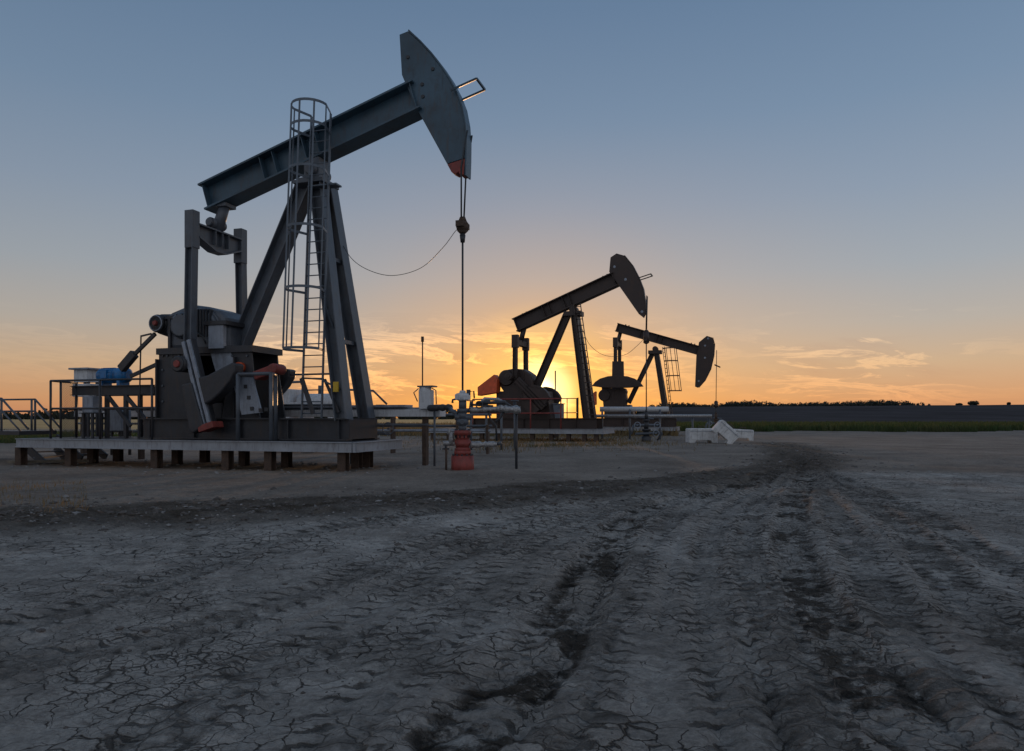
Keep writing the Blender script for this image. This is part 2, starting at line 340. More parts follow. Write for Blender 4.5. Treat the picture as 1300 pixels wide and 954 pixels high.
ph = mth(t, 'ADD', mth(t, 'MULTIPLY', mth(t, 'ADD', t_run, mth(t, 'MULTIPLY', t_dis, .6)), 50.), mth(t, 'MULTIPLY', jit, 9.))
chev = ramp(t, mth(t, 'SINE', ph), [(.62, 0.), (.95, 1.)])               # torn cross marks left by the tyre lugs
edge = ramp(t, t_dis, [(.03, .15), (.085, 1.), (.15, .9), (.21, 0.)])
lugm = mth(t, 'MULTIPLY', mth(t, 'MULTIPLY', chev, edge), ramp(t, jit2, [(.38, .1), (.50, 1.)]))
lugm = mth(t, 'MULTIPLY', lugm, mth(t, 'SUBTRACT', 1.0, m_bank, True))
ck = mth(t, 'MAXIMUM', ck, mth(t, 'MULTIPLY', lugm, .9))
clay = mix(t, ramp(t, noise(1.1, 8., .65).outputs[0], [(.3, 0.), (.7, 1.)]), (.29, .268, .240), (.48, .452, .41))
clay = mix(t, mth(t, 'MULTIPLY', ramp(t, noise(.35, 5.).outputs[0], [(.45, 0.), (.65, 1.)]), .5), clay, (.21, .175, .14))
soil = mix(t, ramp(t, noise(.5, 8., .7).outputs[0], [(.35, 0.), (.65, 1.)]), (.17, .14, .115), (.32, .275, .23))
mud = mix(t, ramp(t, noise(4., 8., .7).outputs[0], [(.35, 0.), (.65, 1.)]), (.065, .050, .038), (.20, .165, .13))
col = mix(t, mth(t, 'MULTIPLY', m_bank, .9), clay, soil)
col = mix(t, mth(t, 'MULTIPLY', m_ch, ramp(t, noise(2.2, 6., .7).outputs[0], [(.3, .25), (.6, 1.)])), col, mud)
damp = mth(t, 'MULTIPLY', m_lug, ramp(t, noise(1.9, 6., .7).outputs[0], [(.49, .0), (.54, 1.)]))
damp = mth(t, 'MULTIPLY', damp, ramp(t, noise(7.5, 9., .75).outputs[0], [(.44, .0), (.50, 1.)]))
col = mix(t, mth(t, 'MULTIPLY', damp, .85), col, (.085, .068, .052))
col = mix(t, mth(t, 'MULTIPLY', mth(t, 'MULTIPLY', m_rut, .22), ramp(t, noise(11., 9., .8).outputs[0], [(.45, 0.), (.58, 1.)])), col, (.10, .085, .07))
vc = nd(t, 'ShaderNodeTexVoronoi', feature='F1', i_Scale=8.0); t.links.new(mp.outputs[0], vc.inputs['Vector'])
vg = nd(t, 'ShaderNodeSeparateColor'); t.links.new(vc.outputs['Color'], vg.inputs[0])
tint = ramp(t, vg.outputs[0], [(0, .82), (1, 1.16)]); col = mix(t, ckm, col, mix(t, 1.0, col, tint, 'MULTIPLY'))
col = mix(t, 1.0, col, ramp(t, noise(42., 8., .8).outputs[0], [(.3, .6), (.7, 1.35)]), 'MULTIPLY')
col = mix(t, 1.0, col, ramp(t, noise(9., 8., .75).outputs[0], [(.3, .72), (.7, 1.25)]), 'MULTIPLY')
col = mix(t, mth(t, 'MULTIPLY', ramp(t, noise(26., 4., .7).outputs[0], [(.55, 0.), (.75, 1.)]), .35), col, (.08, .07, .06))
col = mix(t, mth(t, 'MULTIPLY', ck, .8), col, (.022, .020, .018))  # shade inside the cracks and lug marks is put into the colour
# far fields by distance from the pad (golden stubble to the left, dark tilled earth to the right)
gs = nd(t, 'ShaderNodeSeparateXYZ'); t.links.new(g_tc, gs.inputs[0])
gy = mth(t, 'ADD', gs.outputs[1], mth(t, 'MULTIPLY', mth(t, 'SUBTRACT', noise(.04, 3.).outputs[0], .5), 30))
farm = mth(t, 'MULTIPLY', mth(t, 'SUBTRACT', gy, 52), .06, True)
stub = mix(t, ramp(t, noise(.08, 6., .7).outputs[0], [(.35, 0.), (.65, 1.)]), (.50, .33, .14), (.66, .46, .22))
fld = mix(t, mth(t, 'MULTIPLY', mth(t, 'ADD', gs.outputs[0], 5), .05, True), stub, (.07, .06, .05))
col = mix(t, farm, col, fld)
t.links.new(col, b.inputs['Base Color']); b.inputs['Roughness'].default_value = .9; b.inputs['Specular IOR Level'].default_value = .08
hgt = mth(t, 'SUBTRACT', mth(t, 'MULTIPLY', noise(14., 9., .75).outputs[0], .018), mth(t, 'MULTIPLY', ck, .022))
hgt = mth(t, 'ADD', hgt, mth(t, 'MULTIPLY', noise(60., 6., .7).outputs[0], .006))
hgt = mth(t, 'ADD', hgt, mth(t, 'MULTIPLY', mth(t, 'MULTIPLY', c1, ckm), .012))
hgt = mth(t, 'ADD', hgt, mth(t, 'MULTIPLY', mth(t, 'MULTIPLY', noise(30., 6., .75).outputs[0], mth(t, 'MAXIMUM', m_ch, damp)), .045))
bp = nd(t, 'ShaderNodeBump', i_Strength=1.0, i_Distance=1.7); t.links.new(hgt, bp.inputs['Height']); t.links.new(bp.outputs[0], b.inputs['Normal'])
me.materials.append(gm); go = bpy.data.objects.new('ground', me); COL.objects.link(go); tag(go, kind='structure')

# tilled hill to the right
hx = np.linspace(20, 1500, 150); hy = np.geomspace(85, 1400, 60); HX, HYY = np.meshgrid(hx, hy)
def hill_z(X, Y): return (8.4+1.4*sst(120, 420, X)+.8*fbm(X*.006, Y*.004, 3, 61))*sst(.125, .235, X/Y)*sst(90, 480, Y)*(1-.7*sst(650, 1400, Y))-.25
HZ = hill_z(HX, HYY)
me = bpy.data.meshes.new('hill'); nr, nc = HX.shape; idx = np.arange(nr*nc).reshape(nr, nc)
fa = np.stack([idx[:-1, :-1], idx[:-1, 1:], idx[1:, 1:], idx[1:, :-1]], -1).reshape(-1, 4)
me.from_pydata(np.stack([HX, HYY, HZ], -1).reshape(-1, 3).tolist(), [], fa.tolist()); me.polygons.foreach_set('use_smooth', [True]*len(fa))
me.materials.append(M_('tilled_earth', (.082, .076, .078), 1., 0, .25, .03, .3, (.04, .045, .035), .6, 1.5)); me.materials[0].node_tree.nodes['Principled BSDF'].inputs['Specular IOR Level'].default_value = 0
tag((lambda o: (COL.objects.link(o), o)[1])(bpy.data.objects.new('hill', me)), kind='structure')

# ------------------------------------------------------------------ vegetation
def crown(mb, c, rx, rz, n, leaf, holes=True):
    c = Vector(c)
    for _ in range(n):
        while True:
            p = Vector((random.uniform(-1, 1), random.uniform(-1, 1), random.uniform(-1, 1)))
            if p.length < 1: break
        if holes and vn(p*2.2+c*.37) < .42: continue
        q = Vector((p.x*rx, p.y*rx, p.z*rz))+c; s_ = leaf*random.uniform(.5, 1.3)
        a = Vector((random.gauss(0, 1), random.gauss(0, 1), random.gauss(0, 1))).normalized(); b_ = a.orthogonal().normalized()
        mb.add([q-a*s_, q+b_*s_*.7, q+a*s_, q-b_*s_*.7], [(0, 1, 2, 3)])
from mathutils import noise as mn
def vn(p): return .5+.5*mn.noise(p)
def treeline(name, pts, n, h, label, leaf=.55):
    mb = MB()
    for _ in range(n):
        k = random.random()*(len(pts)-1); i = int(k); f = k-i
        x = pts[i][0]*(1-f)+pts[i+1][0]*f+random.uniform(-8, 8); y = pts[i][1]*(1-f)+pts[i+1][1]*f+random.uniform(-18, 18); z = pts[i][2]*(1-f)+pts[i+1][2]*f
        hh = h*random.uniform(.45, 1.25)*(.25+1.5*vn(Vector((x*.035, 3, 1))))
        crown(mb, (x, y, z+hh*.46), hh*random.uniform(.3, .65), hh*.52, 50, leaf, False)
        mb.bar((x, y, z-.3), (x, y, z+hh*.5), .3, .3)
    return tag(mb.build(name, 'leaf'), label, 'treeline', kind='stuff')
treeline('distant_trees', [(-420, 460, 0), (-300, 470, 0), (-150, 480, 0), (-40, 500, 0)], 620, 5.2, 'dark distant wood along the left horizon beyond the golden field', .8)
treeline('distant_trees', [((px-650)/900*480, 480, float(hill_z(np.array((px-650)/900*480), np.array(480.)))-.9) for px in range(800, 1165, 25)], 660, 3.9, 'low dark shelterbelt along the crest of the tilled hill', .6)
def far_tree(px, Y, h, wd, label):
    x = (px-650)/900*Y; z = float(hill_z(np.array(x), np.array(float(Y))))
    r = empty('tree', (x, Y, z), label=label, cat='tree'); mb = MB()
    for k in range(4): crown(mb, (random.uniform(-.3, .3)*wd, random.uniform(-.3, .3)*wd, h*random.uniform(.30, .5)-.3), wd*.36, h*.42, 300, .45, False)
    mb.build('crown', 'leaf', r); MB().tube([(0, 0, -.4), (.1, 0, h*.3), (0, .1, h*.7)], [.3, .22, .1]).build('trunk', 'bark', r)
far_tree(1236, 470, 3.6, 7, 'lone round dark tree on the crest of the hill at right')
far_tree(1217, 480, 1.9, 4, 'small low bush just left of the lone round tree on the hill crest')
far_tree(1281, 470, 2.2, 1.6, 'thin spindly small tree on the hill crest at the far right')
def grass(name, n, area, hmin, hmax, mat, label, dens=None, bw=.02, cat='grass'):
    V = []; Fc = []
    k = 0
    while k < n:
        x, y = area()
        if dens is not None and vn(Vector((x*dens, y*dens, 4.))) < random.uniform(.35, .6): 
            if random.random() < .9: continue
        z = float(terr1(x, y)); hh = random.uniform(hmin, hmax)*(.6+.8*vn(Vector((x*.7, y*.7, 1)))); a = random.random()*6.28; dx, dy = math.cos(a)*bw, math.sin(a)*bw
        lx, ly = random.gauss(0, .3)*hh, random.gauss(0, .3)*hh; o = len(V)
        V += [(x-dx, y-dy, z-.02), (x+dx, y+dy, z-.02), (x+lx*.4+dx*.6, y+ly*.4+dy*.6, z+hh*.6), (x+lx*.4-dx*.6, y+ly*.4-dy*.6, z+hh*.6), (x+lx, y+ly, z+hh)]
        Fc += [(o, o+1, o+2, o+3), (o+3, o+2, o+4)]; k += 1
    me = bpy.data.meshes.new(name); me.from_pydata(V, [], Fc); me.materials.append(mats[mat]); o = bpy.data.objects.new(name, me); COL.objects.link(o)
    return tag(o, label, cat, kind='stuff')
def terr1(x, y): return 0.0 if y > 26 else 0.01
def area_px(x0, x1, Y0, Y1):
    def f():
        Y = math.exp(random.uniform(math.log(Y0), math.log(Y1))); return ((random.uniform(x0, x1)-650)/900*Y, Y)
    return f
def verge():
    while True:
        x, y = area_px(858, 1420, 40, 92)()
        if y > 43+14*vn(Vector((x*.09, 0, 2)))+5*(vn(Vector((x*.6, y*.3, 5)))-.5): return x, y
grass('grass', 42000, verge, .12, .62, 'grass', 'green grass verge running along the foot of the tilled hill', bw=.05)
grass('grass', 12000, area_px(-150, 230, 26, 46), .08, .25, 'grass', 'dull green grass behind the left platform', .15, .04)
grass('grass', 15000, area_px(380, 860, 36, 95), .2, .55, 'dry', 'golden dry grass behind the middle pump jacks', bw=.035)
grass('grass', 9000, lambda: (lambda Y: ((random.gauss(700, 75)-650)/900*Y, Y))(20+18*random.random()**.8+random.gauss(0, 1)), .02, .13, 'dry', 'low scrubby dry grass in front of the middle pump jack', .35, .010)
grass('grass', 700, area_px(-40, 110, 6.5, 10), .03, .09, 'dry', 'sparse dry tufts on the bare earth at lower left', 1.2, .004)

# loose stones
mb = MB()
def rock(c, r):
    o = len(mb.v); ph = random.random()*6
    base = [(0, 0, 1)]+[(math.cos(ph+k*1.257), math.sin(ph+k*1.257), .3) for k in range(5)]+[(math.cos(ph+.6+k*1.257), math.sin(ph+.6+k*1.257), -.4) for k in range(5)]
    vs = [(c[0]+x*r*random.uniform(.7, 1.3), c[1]+y*r*random.uniform(.7, 1.3), c[2]+z*r*random.uniform(.4, .8)) for x, y, z in base]
    fs = [(0, 1+k, 1+(k+1) % 5) for k in range(5)]+[(1+k, 6+k, 1+(k+1) % 5) for k in range(5)]+[(1+(k+1) % 5, 6+k, 6+(k+1) % 5) for k in range(5)]
    mb.add(vs, fs)
px_ = []
for _ in range(1500):
    if random.random() < .55:
        i = random.randrange(len(CH)); x = CH[i][0]+random.gauss(0, .8); y = CH[i][1]+random.gauss(0, .8)
    else: x, y = area_px(-50, 1350, 3, 24)()
    if y > 1.5: px_.append((x, y, random.uniform(.006, .016)*(1+(random.random() < .06)*1.8)))
for _ in range(260):
    x, y = J1.W((random.uniform(-9.5, -1), random.uniform(-1.9, 1.2), 0))[:2]; px_.append((x, y, random.uniform(.01, .035)))
for px, py, r in ((205, 603, .045), (268, 589, .03), (745, 566, .09), (182, 601, .03), (415, 596, .03), (1050, 660, .03), (500, 690, .02)):
    x, y = gp(px, py); px_.append((x, y, r))
px_ = [(x, y, r*min(1., y/6)) for x, y, r in px_]
pa = np.array(px_); pz = terrain(pa[:, 0], pa[:, 1])
for (x, y, r), z in zip(px_, pz): rock((x, y, z+r*.15), r)
sto = mb; mb = MB(); cl_ = []
for _ in range(5200):
    q_ = random.random()
    if q_ < .5: i = random.randrange(len(CH)); x = CH[i][0]+random.gauss(0, .75); y = CH[i][1]+random.gauss(0, .65)
    else: T_ = random.choice(TR); i = random.randrange(len(T_[0])); s_ = random.choice((-1, 1)); x = T_[0][i][0]+random.gauss(s_*T_[1]*.6, .09)+random.uniform(-.25, .25)*.3; y = T_[0][i][1]+random.uniform(-.35, .35)
    if y > 1.5 and abs(x) < y*1.2+2: cl_.append((x, y, min(.045, .008*math.exp(random.gauss(0, .6))*(1.5 if q_ < .5 else 1.))))
cl_ = [(x, y, r*min(1., y/7)) for x, y, r in cl_]
pa = np.array(cl_); pz = terrain(pa[:, 0], pa[:, 1])
for (x, y, r), z in zip(cl_, pz): rock((x, y, z+r*.1), r)
tag(mb.build('soil_clods', 'clod'), 'brown clods of earth thrown up along the churned tracks', 'clods', kind='stuff')
mb = sto
tag(mb.build('stones', 'stone'), 'small pale stones and clods scattered over the bare earth', 'stones', kind='stuff')

# ------------------------------------------------------------------ pump jacks
def xz(p): return (p.x, p.z)
def beam_part(J, r, tb, bb, tf_, bf, mat, q=.21, tf=.035):
    a = (J.P(*tb, -q)+J.P(*bb, -q))/2; c = (J.P(*tf_, -q)+J.P(*bf, -q))/2
    hgt_ = ((J.P(*tb, -q)-J.P(*bb, -q)).length+(J.P(*tf_, -q)-J.P(*bf, -q)).length)/2
    a.y = c.y = 0; mb = MB().ibeam(a, c, hgt_, 2*q, tf, .02)
    d = (c-a).normalized(); up = Vector((-d.z, 0, d.x))
    for s_ in (.015, .30, .36, .5, .56, .985):       # web stiffeners
        p = a+(c-a)*s_; mb.bar(p-up*(hgt_/2-tf), p+up*(hgt_/2-tf), 2*q-.06, .015)
    o = mb.build('walking_beam', mat, r)
    for s_ in (.10, .14, .90, .94):                 # lifting lugs and bolts on the top flange
        p = a+(c-a)*s_+up*hgt_/2; MB().box(p.x-.03, p.x+.03, -.05, .05, p.z-.02, p.z+.06).build('lug', mat, o)
    return o, a, c, d, up, hgt_
def head_part(J, r, outline, arc, mat, q=.11, tip=None):
    pts = [J.P(x, y, -q) for x, y in outline]
    o = MB().prism([xz(p) for p in pts], -q, q).build('horsehead', mat, r, .008)
    ap = [J.P(x, y, -q) for x, y in arc]; mb = MB(); n = len(ap); cen = sum((p for p in pts), Vector())/len(pts)
    vs = []
    for i, p in enumerate(ap):
        d = (ap[min(i+1, n-1)]-ap[max(i-1, 0)]).normalized(); nn = Vector((d.z, 0, -d.x))
        if nn.dot(p-cen) < 0: nn = -nn
        for qq, k in ((-.125, 0.002), (.125, 0.002), (.125, .028), (-.125, .028)): vs.append((p.x+nn.x*k, qq, p.z+nn.z*k))
    fs = [(0, 1, 2, 3), tuple(4*(n-1)+k for k in (3, 2, 1, 0))]
    for i in range(n-1):
        for k in range(4): fs.append((4*i+k, 4*i+(k+1) % 4, 4*i+4+(k+1) % 4, 4*i+4+k))
    mb.add(vs, fs).build('cable_track', mat, o)
    return o
def cable(pts, r, name, mat, parent, n=6): return MB().tube(smooth_line([tuple(p) for p in pts], 10), r, n).build(name, mat, parent)
def crank_unit(J, r, q, sgn, pin, shaft, tipc, mat, arm_w=.30, red=True, light='plate', polys=None):
    # pin, shaft, tipc: local (x,z) points
    sh = Vector((shaft[0], q, shaft[1])); tp = Vector((tipc[0], q, tipc[1])); d = (tp-sh).normalized(); nrm = Vector((-d.z, 0, d.x)); th = .13
    c = MB().bar(sh-d*.22, tp, th, arm_w); rl = MB()
    for k in (-1, 1): rl.bar(sh+nrm*k*.06-d*.2+Vector((0, -.09*1, 0)), tp+nrm*k*.06+Vector((0, -.09, 0)), .05, .07)
    co = c.build('crank', mat, r, .01); rl.build('crank_rail', light, co, .006)
    Ln = (tp-sh).length
    def sector(side_, r0, r1, wd, name='counterweight'):
        pts = [sh+d*r0+nrm*side_*(arm_w/2+.003), sh+d*r1+nrm*side_*(arm_w/2+.003)]
        for k in range(7):
            a = k/6; pts.append(sh+d*(r1-.05-(r1-r0)*a*.92)+nrm*side_*(arm_w/2+wd*math.sin((a*.75+.25)*math.pi)**.6))
        o = MB().prism([xz(p) for p in pts], q-.17, q+.10).build(name, mat, co, .02); return o
    if polys:
        for pp in polys: MB().prism(pp, q-.15, q+.10).build('counterweight', mat, co, .03)
    else: sector(1, .30, Ln-.05, .42); sector(-1, .30, Ln-.05, .42)
    if red: MB().bar(tp+d*.001, tp+d*.12, .30, arm_w+.12).build('end_cap', 'red', co, .01)
    p = Vector((pin[0], q, pin[1])); MB().lathe(p+Vector((0, -.22, 0)), (0, 1, 0), [(0, .13), (.02, .15), (.20, .15), (.3, .15)], 18).build('wrist_pin', mat, co)
    MB().lathe(p+Vector((0, -.25, 0)), (0, 1, 0), [(0, .06), (.03, .075), (.04, .075)], 16).build('pin_cover', 'red' if red else mat, co)
    return co

# ---- the near pump
def pump_one():
    J = J1; P = J.P
    r = empty('pump_jack', J.loc(), -J.th, label='large dark blue pump jack nearest the camera, with caged ladder and raised horsehead', cat='pump jack', group='pump jacks on the well pad')
    o, a, c, d, up, hb = beam_part(J, r, (249.5, 234.8), (260, 265), (521, 100), (534, 136), 'beam')
    HH = [(507, 44), (518, 39.6), (533, 53.4), (547, 68.4), (559.5, 84.6), (570, 100.7), (579, 118), (585.5, 135), (589.5, 156), (591, 177), (590.7, 200.5), (567.5, 208.2), (530, 140), (515.7, 108.8), (510, 95)]
    arc = HH[1:11]+[(590, 223)]
    ho = head_part(J, r, HH, arc, 'beam')
    tp = [P(x, y, -.112) for x, y in [(567.7, 208.9), (590.5, 201.2), (588.5, 222), (584, 222), (582, 218), (578, 221), (573, 218.5)]]
    MB().prism([xz(p) for p in tp], -.112, .112).build('horsehead_tip', 'red', ho, .006)
    for x, y in ((549.5, 88), (536, 107.5), (537, 123), (518, 73)):
        p = P(x, y, -.11); MB().lathe(p+Vector((0, -.02, 0)), (0, 1, 0), [(0, .03), (.03, .04)], 12).build('bolt', 'black', ho)
    q1, q2 = -.2, .24
    A = P(572, 115, q1); B = P(605, 100, q1); Cc = Vector((B.x, q2, B.z)); D = Vector((A.x, q2, A.z))
    m = MB(); 
    for u, v in ((A, B), (B, Cc), (Cc, D)): m.bar(u, v, .035, .035, (0, 1, .3))
    m.build('brake_bar', 'beam', ho)
    # bridle, carrier bar, polished rod
    bo = MB()
    top = P(590.5, 190, -.15)
    for q in (-.12, .12):
        t0 = Vector((P(585 if q < 0 else 590, 215, q))); t0.x = .0+.02*(q < 0); b0 = P(587, 277, 0); bo.tube([(top.x+.03, q, P(589, 170, 0).z), (.02, q, P(589, 215, 0).z), (0, q*.55, b0.z)], .016, 6)
    bo.build('bridle', 'wire', r)
    z0, z1 = P(587, 276, 0).z, P(587, 297, 0).z
    MB().lathe((0, 0, 0), (0, 0, 1), [(z1, .05), (z1+.05, .10), ((z0+z1)/2, .13), (z0-.08, .08), (z0, .05)], 12).box(-.07, .07, -.17, .17, z1+.1, z1+.2).build('carrier_bar', 'rust', r)
    MB().lathe((0, 0, 0), (0, 0, 1), [(P(587, 308, 0).z, .04), (P(587, 299, 0).z, .055), (z1, .04)], 10).build('rod_clamp', 'black', r)
    MB().tube([(0, 0, 1.28), (0, 0, z1+.1)], .019, 8).build('polished_rod', 'wire', r)
    # control cable sagging from the post to the carrier bar
    cable([P(427, 268, .3), P(431, 300, .25), P(446, 328, .2), P(470, 344, .15), P(500, 350, .1), P(535, 340, .05), P(562, 315, 0), P(578, 294, 0), P(584, 290, 0)], .006, 'load_cable', 'wire', r)
    # samson post
    def leg(b0, qb, t0, qt, wd, dp_, name='post_leg'):
        pb = P(*b0, qb); pt = P(*t0, qt); m = MB(); m.ibeam(pb, pt, wd, dp_, .022, .018, (0, 1, 0)); return m.build(name, 'steel', r), pb, pt
    leg((302, 447), 0, (389, 236), 0, .30, .28)
    l2, nb, ntp = leg((436.5, 534), -.55, (404, 234), -.14, .24, .26)
    l3, fb, ft = leg((466, 534), .55, (417, 238), .14, .24, .26)
    for f_ in (.33, .68): MB().bar(nb.lerp(ntp, f_), fb.lerp(ft, f_), .07, .10, (0, 0, 1)).build('cross_tie', 'steel', r)
    p = nb.lerp(ntp, .135); MB().box(p.x-.05, p.x+.05, p.y-.165, p.y-.132, p.z-.09, p.z+.09).build('warning_label', 'yellow', l2)
    # centre bearing and its top plate
    cb = a+(c-a)*((P(405, 215, 0)-a).dot(d)/(c-a).length); cb = cb-up*hb/2
    topz = P(404, 236, 0).z
    MB().box(cb.x-.34, cb.x+.30, -.30, .30, topz-.02, topz+.05).box(cb.x-.26, cb.x+.22, -.28, .28, topz+.05, topz+.09).build('post_cap', 'steel', r, .006)
    m = MB().lathe((cb.x+.02, -.30, (cb.z+topz)/2+.02), (0, 1, 0), [(0, .10), (.02, .12), (.16, .12), (.18, .09), (.42, .09), (.44, .12), (.58, .12), (.6, .10)], 16)
    m.box(cb.x-.16, cb.x+.16, -.2, .2, topz+.09, cb.z+.03); m.build('centre_bearing', 'steel', r, .006)
    # equaliser, its bearing and the two pitman arms
    ex = P(244, 290, -.7).x; ez1 = P(251, 284, -.62).z; ez0 = P(251, 304, -.62).z
    m = MB(); m.box(ex-.12, ex+.12, -.62, .62, ez1-.03, ez1)
    n_ = [(-.62, ez1-.03), (.62, ez1-.03), (.62, ez0+.05), (.15, ez0-.12), (-.15, ez0-.12), (-.62, ez0+.05)]
    vs = [(ex+s_, y, z) for s_ in (-.03, .03) for y, z in n_]; m.add(vs, [(0, 1, 2, 3, 4, 5), (11, 10, 9, 8, 7, 6)]+[(i, (i+1) % 6, 6+(i+1) % 6, 6+i) for i in range(6)])
    for i in (2, 3, 4): 
        (y0, z0_), (y1, z1_) = n_[i], n_[i+1]; m.bar((ex, y0, z0_), (ex, y1, z1_), .22, .03, (1, 0, 0))
    for y in (-.18, .02, .2): m.box(ex-.11, ex+.11, y, y+.02, ez0, ez1-.03)
    m.build('equalizer', 'steel', r)
    eb = a+d*.36-up*hb/2
    MB().tube([(eb.x, -.02, eb.z), (ex, -.02, ez1)], [.10, .12], 14).lathe((ex, -.26, ez1+.14), (0, 1, 0), [(0, .07), (.04, .10), (.42, .10), (.46, .07)], 14).box(eb.x-.14, eb.x+.12, -.16, .16, eb.z-.05, eb.z+.02).build('tail_bearing', 'steel', r)
    pinl = P(233.5, 463, -.9)
    for q, xt in ((-.7, 244), (.7, 306)):
        zt = P(244, 268, -.7).z; xb = pinl.x+.02; zb = pinl.z
        m = MB(); m.ibeam((ex, q, zt-.1), (xb, q*1.1, zb), .17, .16, .02, .016, (0, 1, 0))
        po = m.build('pitman_arm', 'steel', r)
        MB().box(ex-.10, ex+.10, q-.095, q+.095, zt-.72, zt).build('saddle', 'steel', po, .01)
    # cranks with their counterweights (both sides in step)
    sh = P(249, 447, -.75); tpc = P(267, 538, -.85)
    cw = [[xz(P(x, y, -.86)) for x, y in pp] for pp in (((237, 489), (249.5, 486), (265, 541), (251, 551), (247, 546)),
        ((258, 480), (270, 477), (301, 461), (306, 463), (305, 473), (298, 486), (287, 499), (276, 509), (266.5, 514)))]
    for q in (-.86, .80):
        crank_unit(J, r, q, 1, (pinl.x, pinl.z), (sh.x, sh.z), (tpc.x, tpc.z), 'black', arm_w=.22, polys=cw)
    # light steel guard plate on the far side, with its red bolts
    g = [P(x, y, .15) for x, y in ((291, 446), (316, 446), (326, 476), (300, 478))]
    MB().prism([xz(p) for p in g], -.43, -.40).build('guard_plate', 'plate', r)
    g = [P(x, y, -.45) for x, y in ((303, 480), (329, 480), (341, 524), (316, 527))]
    go_ = MB().prism([xz(p) for p in g], -.66, -.62).build('guard_plate', 'plate', r)
    for x, y in ((312, 491), (316, 505), (320, 519), (331, 521), (338, 520)):
        p = P(x, y, -.66); MB().box(p.x-.035, p.x+.035, -.675, -.65, p.z-.035, p.z+.035).build('bolt_plate', 'black', go_)
    p = P(305, 467, -.45); MB().lathe(p+Vector((0, -.12, 0)), (0, 1, 0), [(0, .07), (.04, .10), (.14, .11), (.2, .07)], 10).build('shaft_cap', 'orange', r)
    p0, p1 = P(328, 478, -.6), P(352, 469, -.6); MB().bar(p0, p1, .3, .16, (0, 1, 0)).lathe(p1+Vector((0, -.18, 0)), (0, 1, 0), [(0, .08), (.03, .10), (.33, .10), (.36, .08)], 14).build('weight_end', 'red', r, .02)
    # gearbox
    gz = P(250, 446, -.45).z
    og = [(209, 402), (217, 396), (231, 390), (246, 387), (262, 389), (277, 394), (286, 403), (289, 416), (289, 444), (214, 444), (212, 428), (207, 418)]
    gpts = [P(x, y, -.42) for x, y in og]
    gb = MB().prism([xz(p) for p in gpts], -.42, .42).build('gearbox', 'steel', r, .09)
    gc = P(229, 413, -.5); MB().lathe((gc.x, -.53, gc.z), (0, 1, 0), [(0, .20), (.02, .24), (.05, .26), (.12, .27)], 26).build('bearing_cover', 'steel', gb)
    for k in range(10): a_ = k*.6283; MB().lathe((gc.x+.215*math.cos(a_), -.535, gc.z+.215*math.sin(a_)), (0, 1, 0), [(0, .014), (.02, .016)], 6).build('bolt', 'wire', gb)
    MB().tube([(gc.x+.1, -.5, gc.z-.2), (gc.x+.3, -.52, gc.z-.1), (gc.x+.55, -.52, gc.z-.25), (gc.x+.6, -.5, gc.z-.38)], .018, 6).build('oil_hose', 'wire', gb)
    gc = P(252, 420, -.5); MB().lathe((gc.x, -.47, gc.z), (0, 1, 0), [(0, .36), (.03, .43), (.06, .47), (.86, .47), (.9, .4)], 34).build('gear_case', 'steel', gb)
    m = MB()
    for x in range(248, 270, 4):
        t_ = P(x, 393, -.46); b_ = P(x, 428, -.46); m.box(t_.x-.012, t_.x+.012, -.50, -.42, b_.z, t_.z)
    x0, x1 = P(212, 410, -.45), P(236, 410, -.45); m.bar(P(208, 405, -.44), P(232, 400, -.44), .05, .05); m.bar(P(222, 425, -.44), P(238, 404, -.44), .05, .05); m.bar(P(216, 443, -.44), P(216, 405, -.44), .06, .06)
    m.build('rib', 'black', gb)
    p0, p1 = P(268, 414, -.44), P(287, 443, -.44); MB().box(p0.x, p1.x, -.52, -.421, p1.z, p0.z).build('oil_tank', 'plate', gb, .01)
    p0, p1 = P(263, 409, -.44), P(292, 413, -.44); MB().box(p0.x, p1.x, -.55, .3, p1.z, p0.z).build('flange', 'black', gb, .005)
    shv = P(200, 411, -.5)
    MB().lathe((shv.x, -.55, shv.z), (0, 1, 0), [(0, .12), (.0, .165), (.04, .18), (.06, .14), (.10, .14), (.12, .18), (.16, .20), (.5, .25), (.9, .25)], 24).build('sheave', 'black', r)
    MB().tube([(shv.x+.15*math.cos(k*.3), -.555, shv.z+.15*math.sin(k*.3)) for k in range(21)], .012, 6, True).build('sheave_rim', 'plate', r)
    MB().lathe((shv.x, -.60, shv.z), (0, 1, 0), [(0, .04), (.03, .055), (.05, .055)], 14).build('hub', 'red', r)
    # pedestal, skid
    def plt(pp, q0_, q1_, nm='pedestal', par=r, mt_='black'): return MB().prism([xz(P(x, y, -.42)) for x, y in pp], q0_, q1_).build(nm, mt_, par, .008)
    po = plt(((201.5, 446), (243, 446), (250, 500), (250, 534), (201.5, 534)), -.42, -.38)
    plt(((201.5, 446), (319, 446), (322, 478), (330, 534), (201.5, 534)), .38, .42, 'back_plate', po)
    plt(((288, 446), (319, 446), (322, 478), (330, 534), (281, 534), (290, 478)), -.42, -.38, 'side_plate', po)
    plt(((243.3, 446), (287.5, 446), (287.5, 452), (243.3, 452)), -.42, -.38, 'head_plate', po); plt(((250.5, 512), (281, 512), (281, 534), (250.5, 534)), -.42, -.38, 'sill_plate', po)
    plt(((202, 447), (204, 447), (204, 533), (202, 533)), -.375, .375, 'end_plate', po)
    for x, y in ((207, 452), (207, 470), (207, 490), (207, 510), (213, 452), (228, 452), (295, 452), (314, 452)):
        p = P(x, y, -.42); MB().lathe((p.x, -.445, p.z), (0, 1, 0), [(0, .022), (.026, .026)], 6).build('bolt', 'steel', po)
    p = P(217, 458, -.42); MB().box(p.x-.05, p.x+.05, -.427, -.415, p.z-.12, p.z+.12).build('hand_hole', 'wire', po)
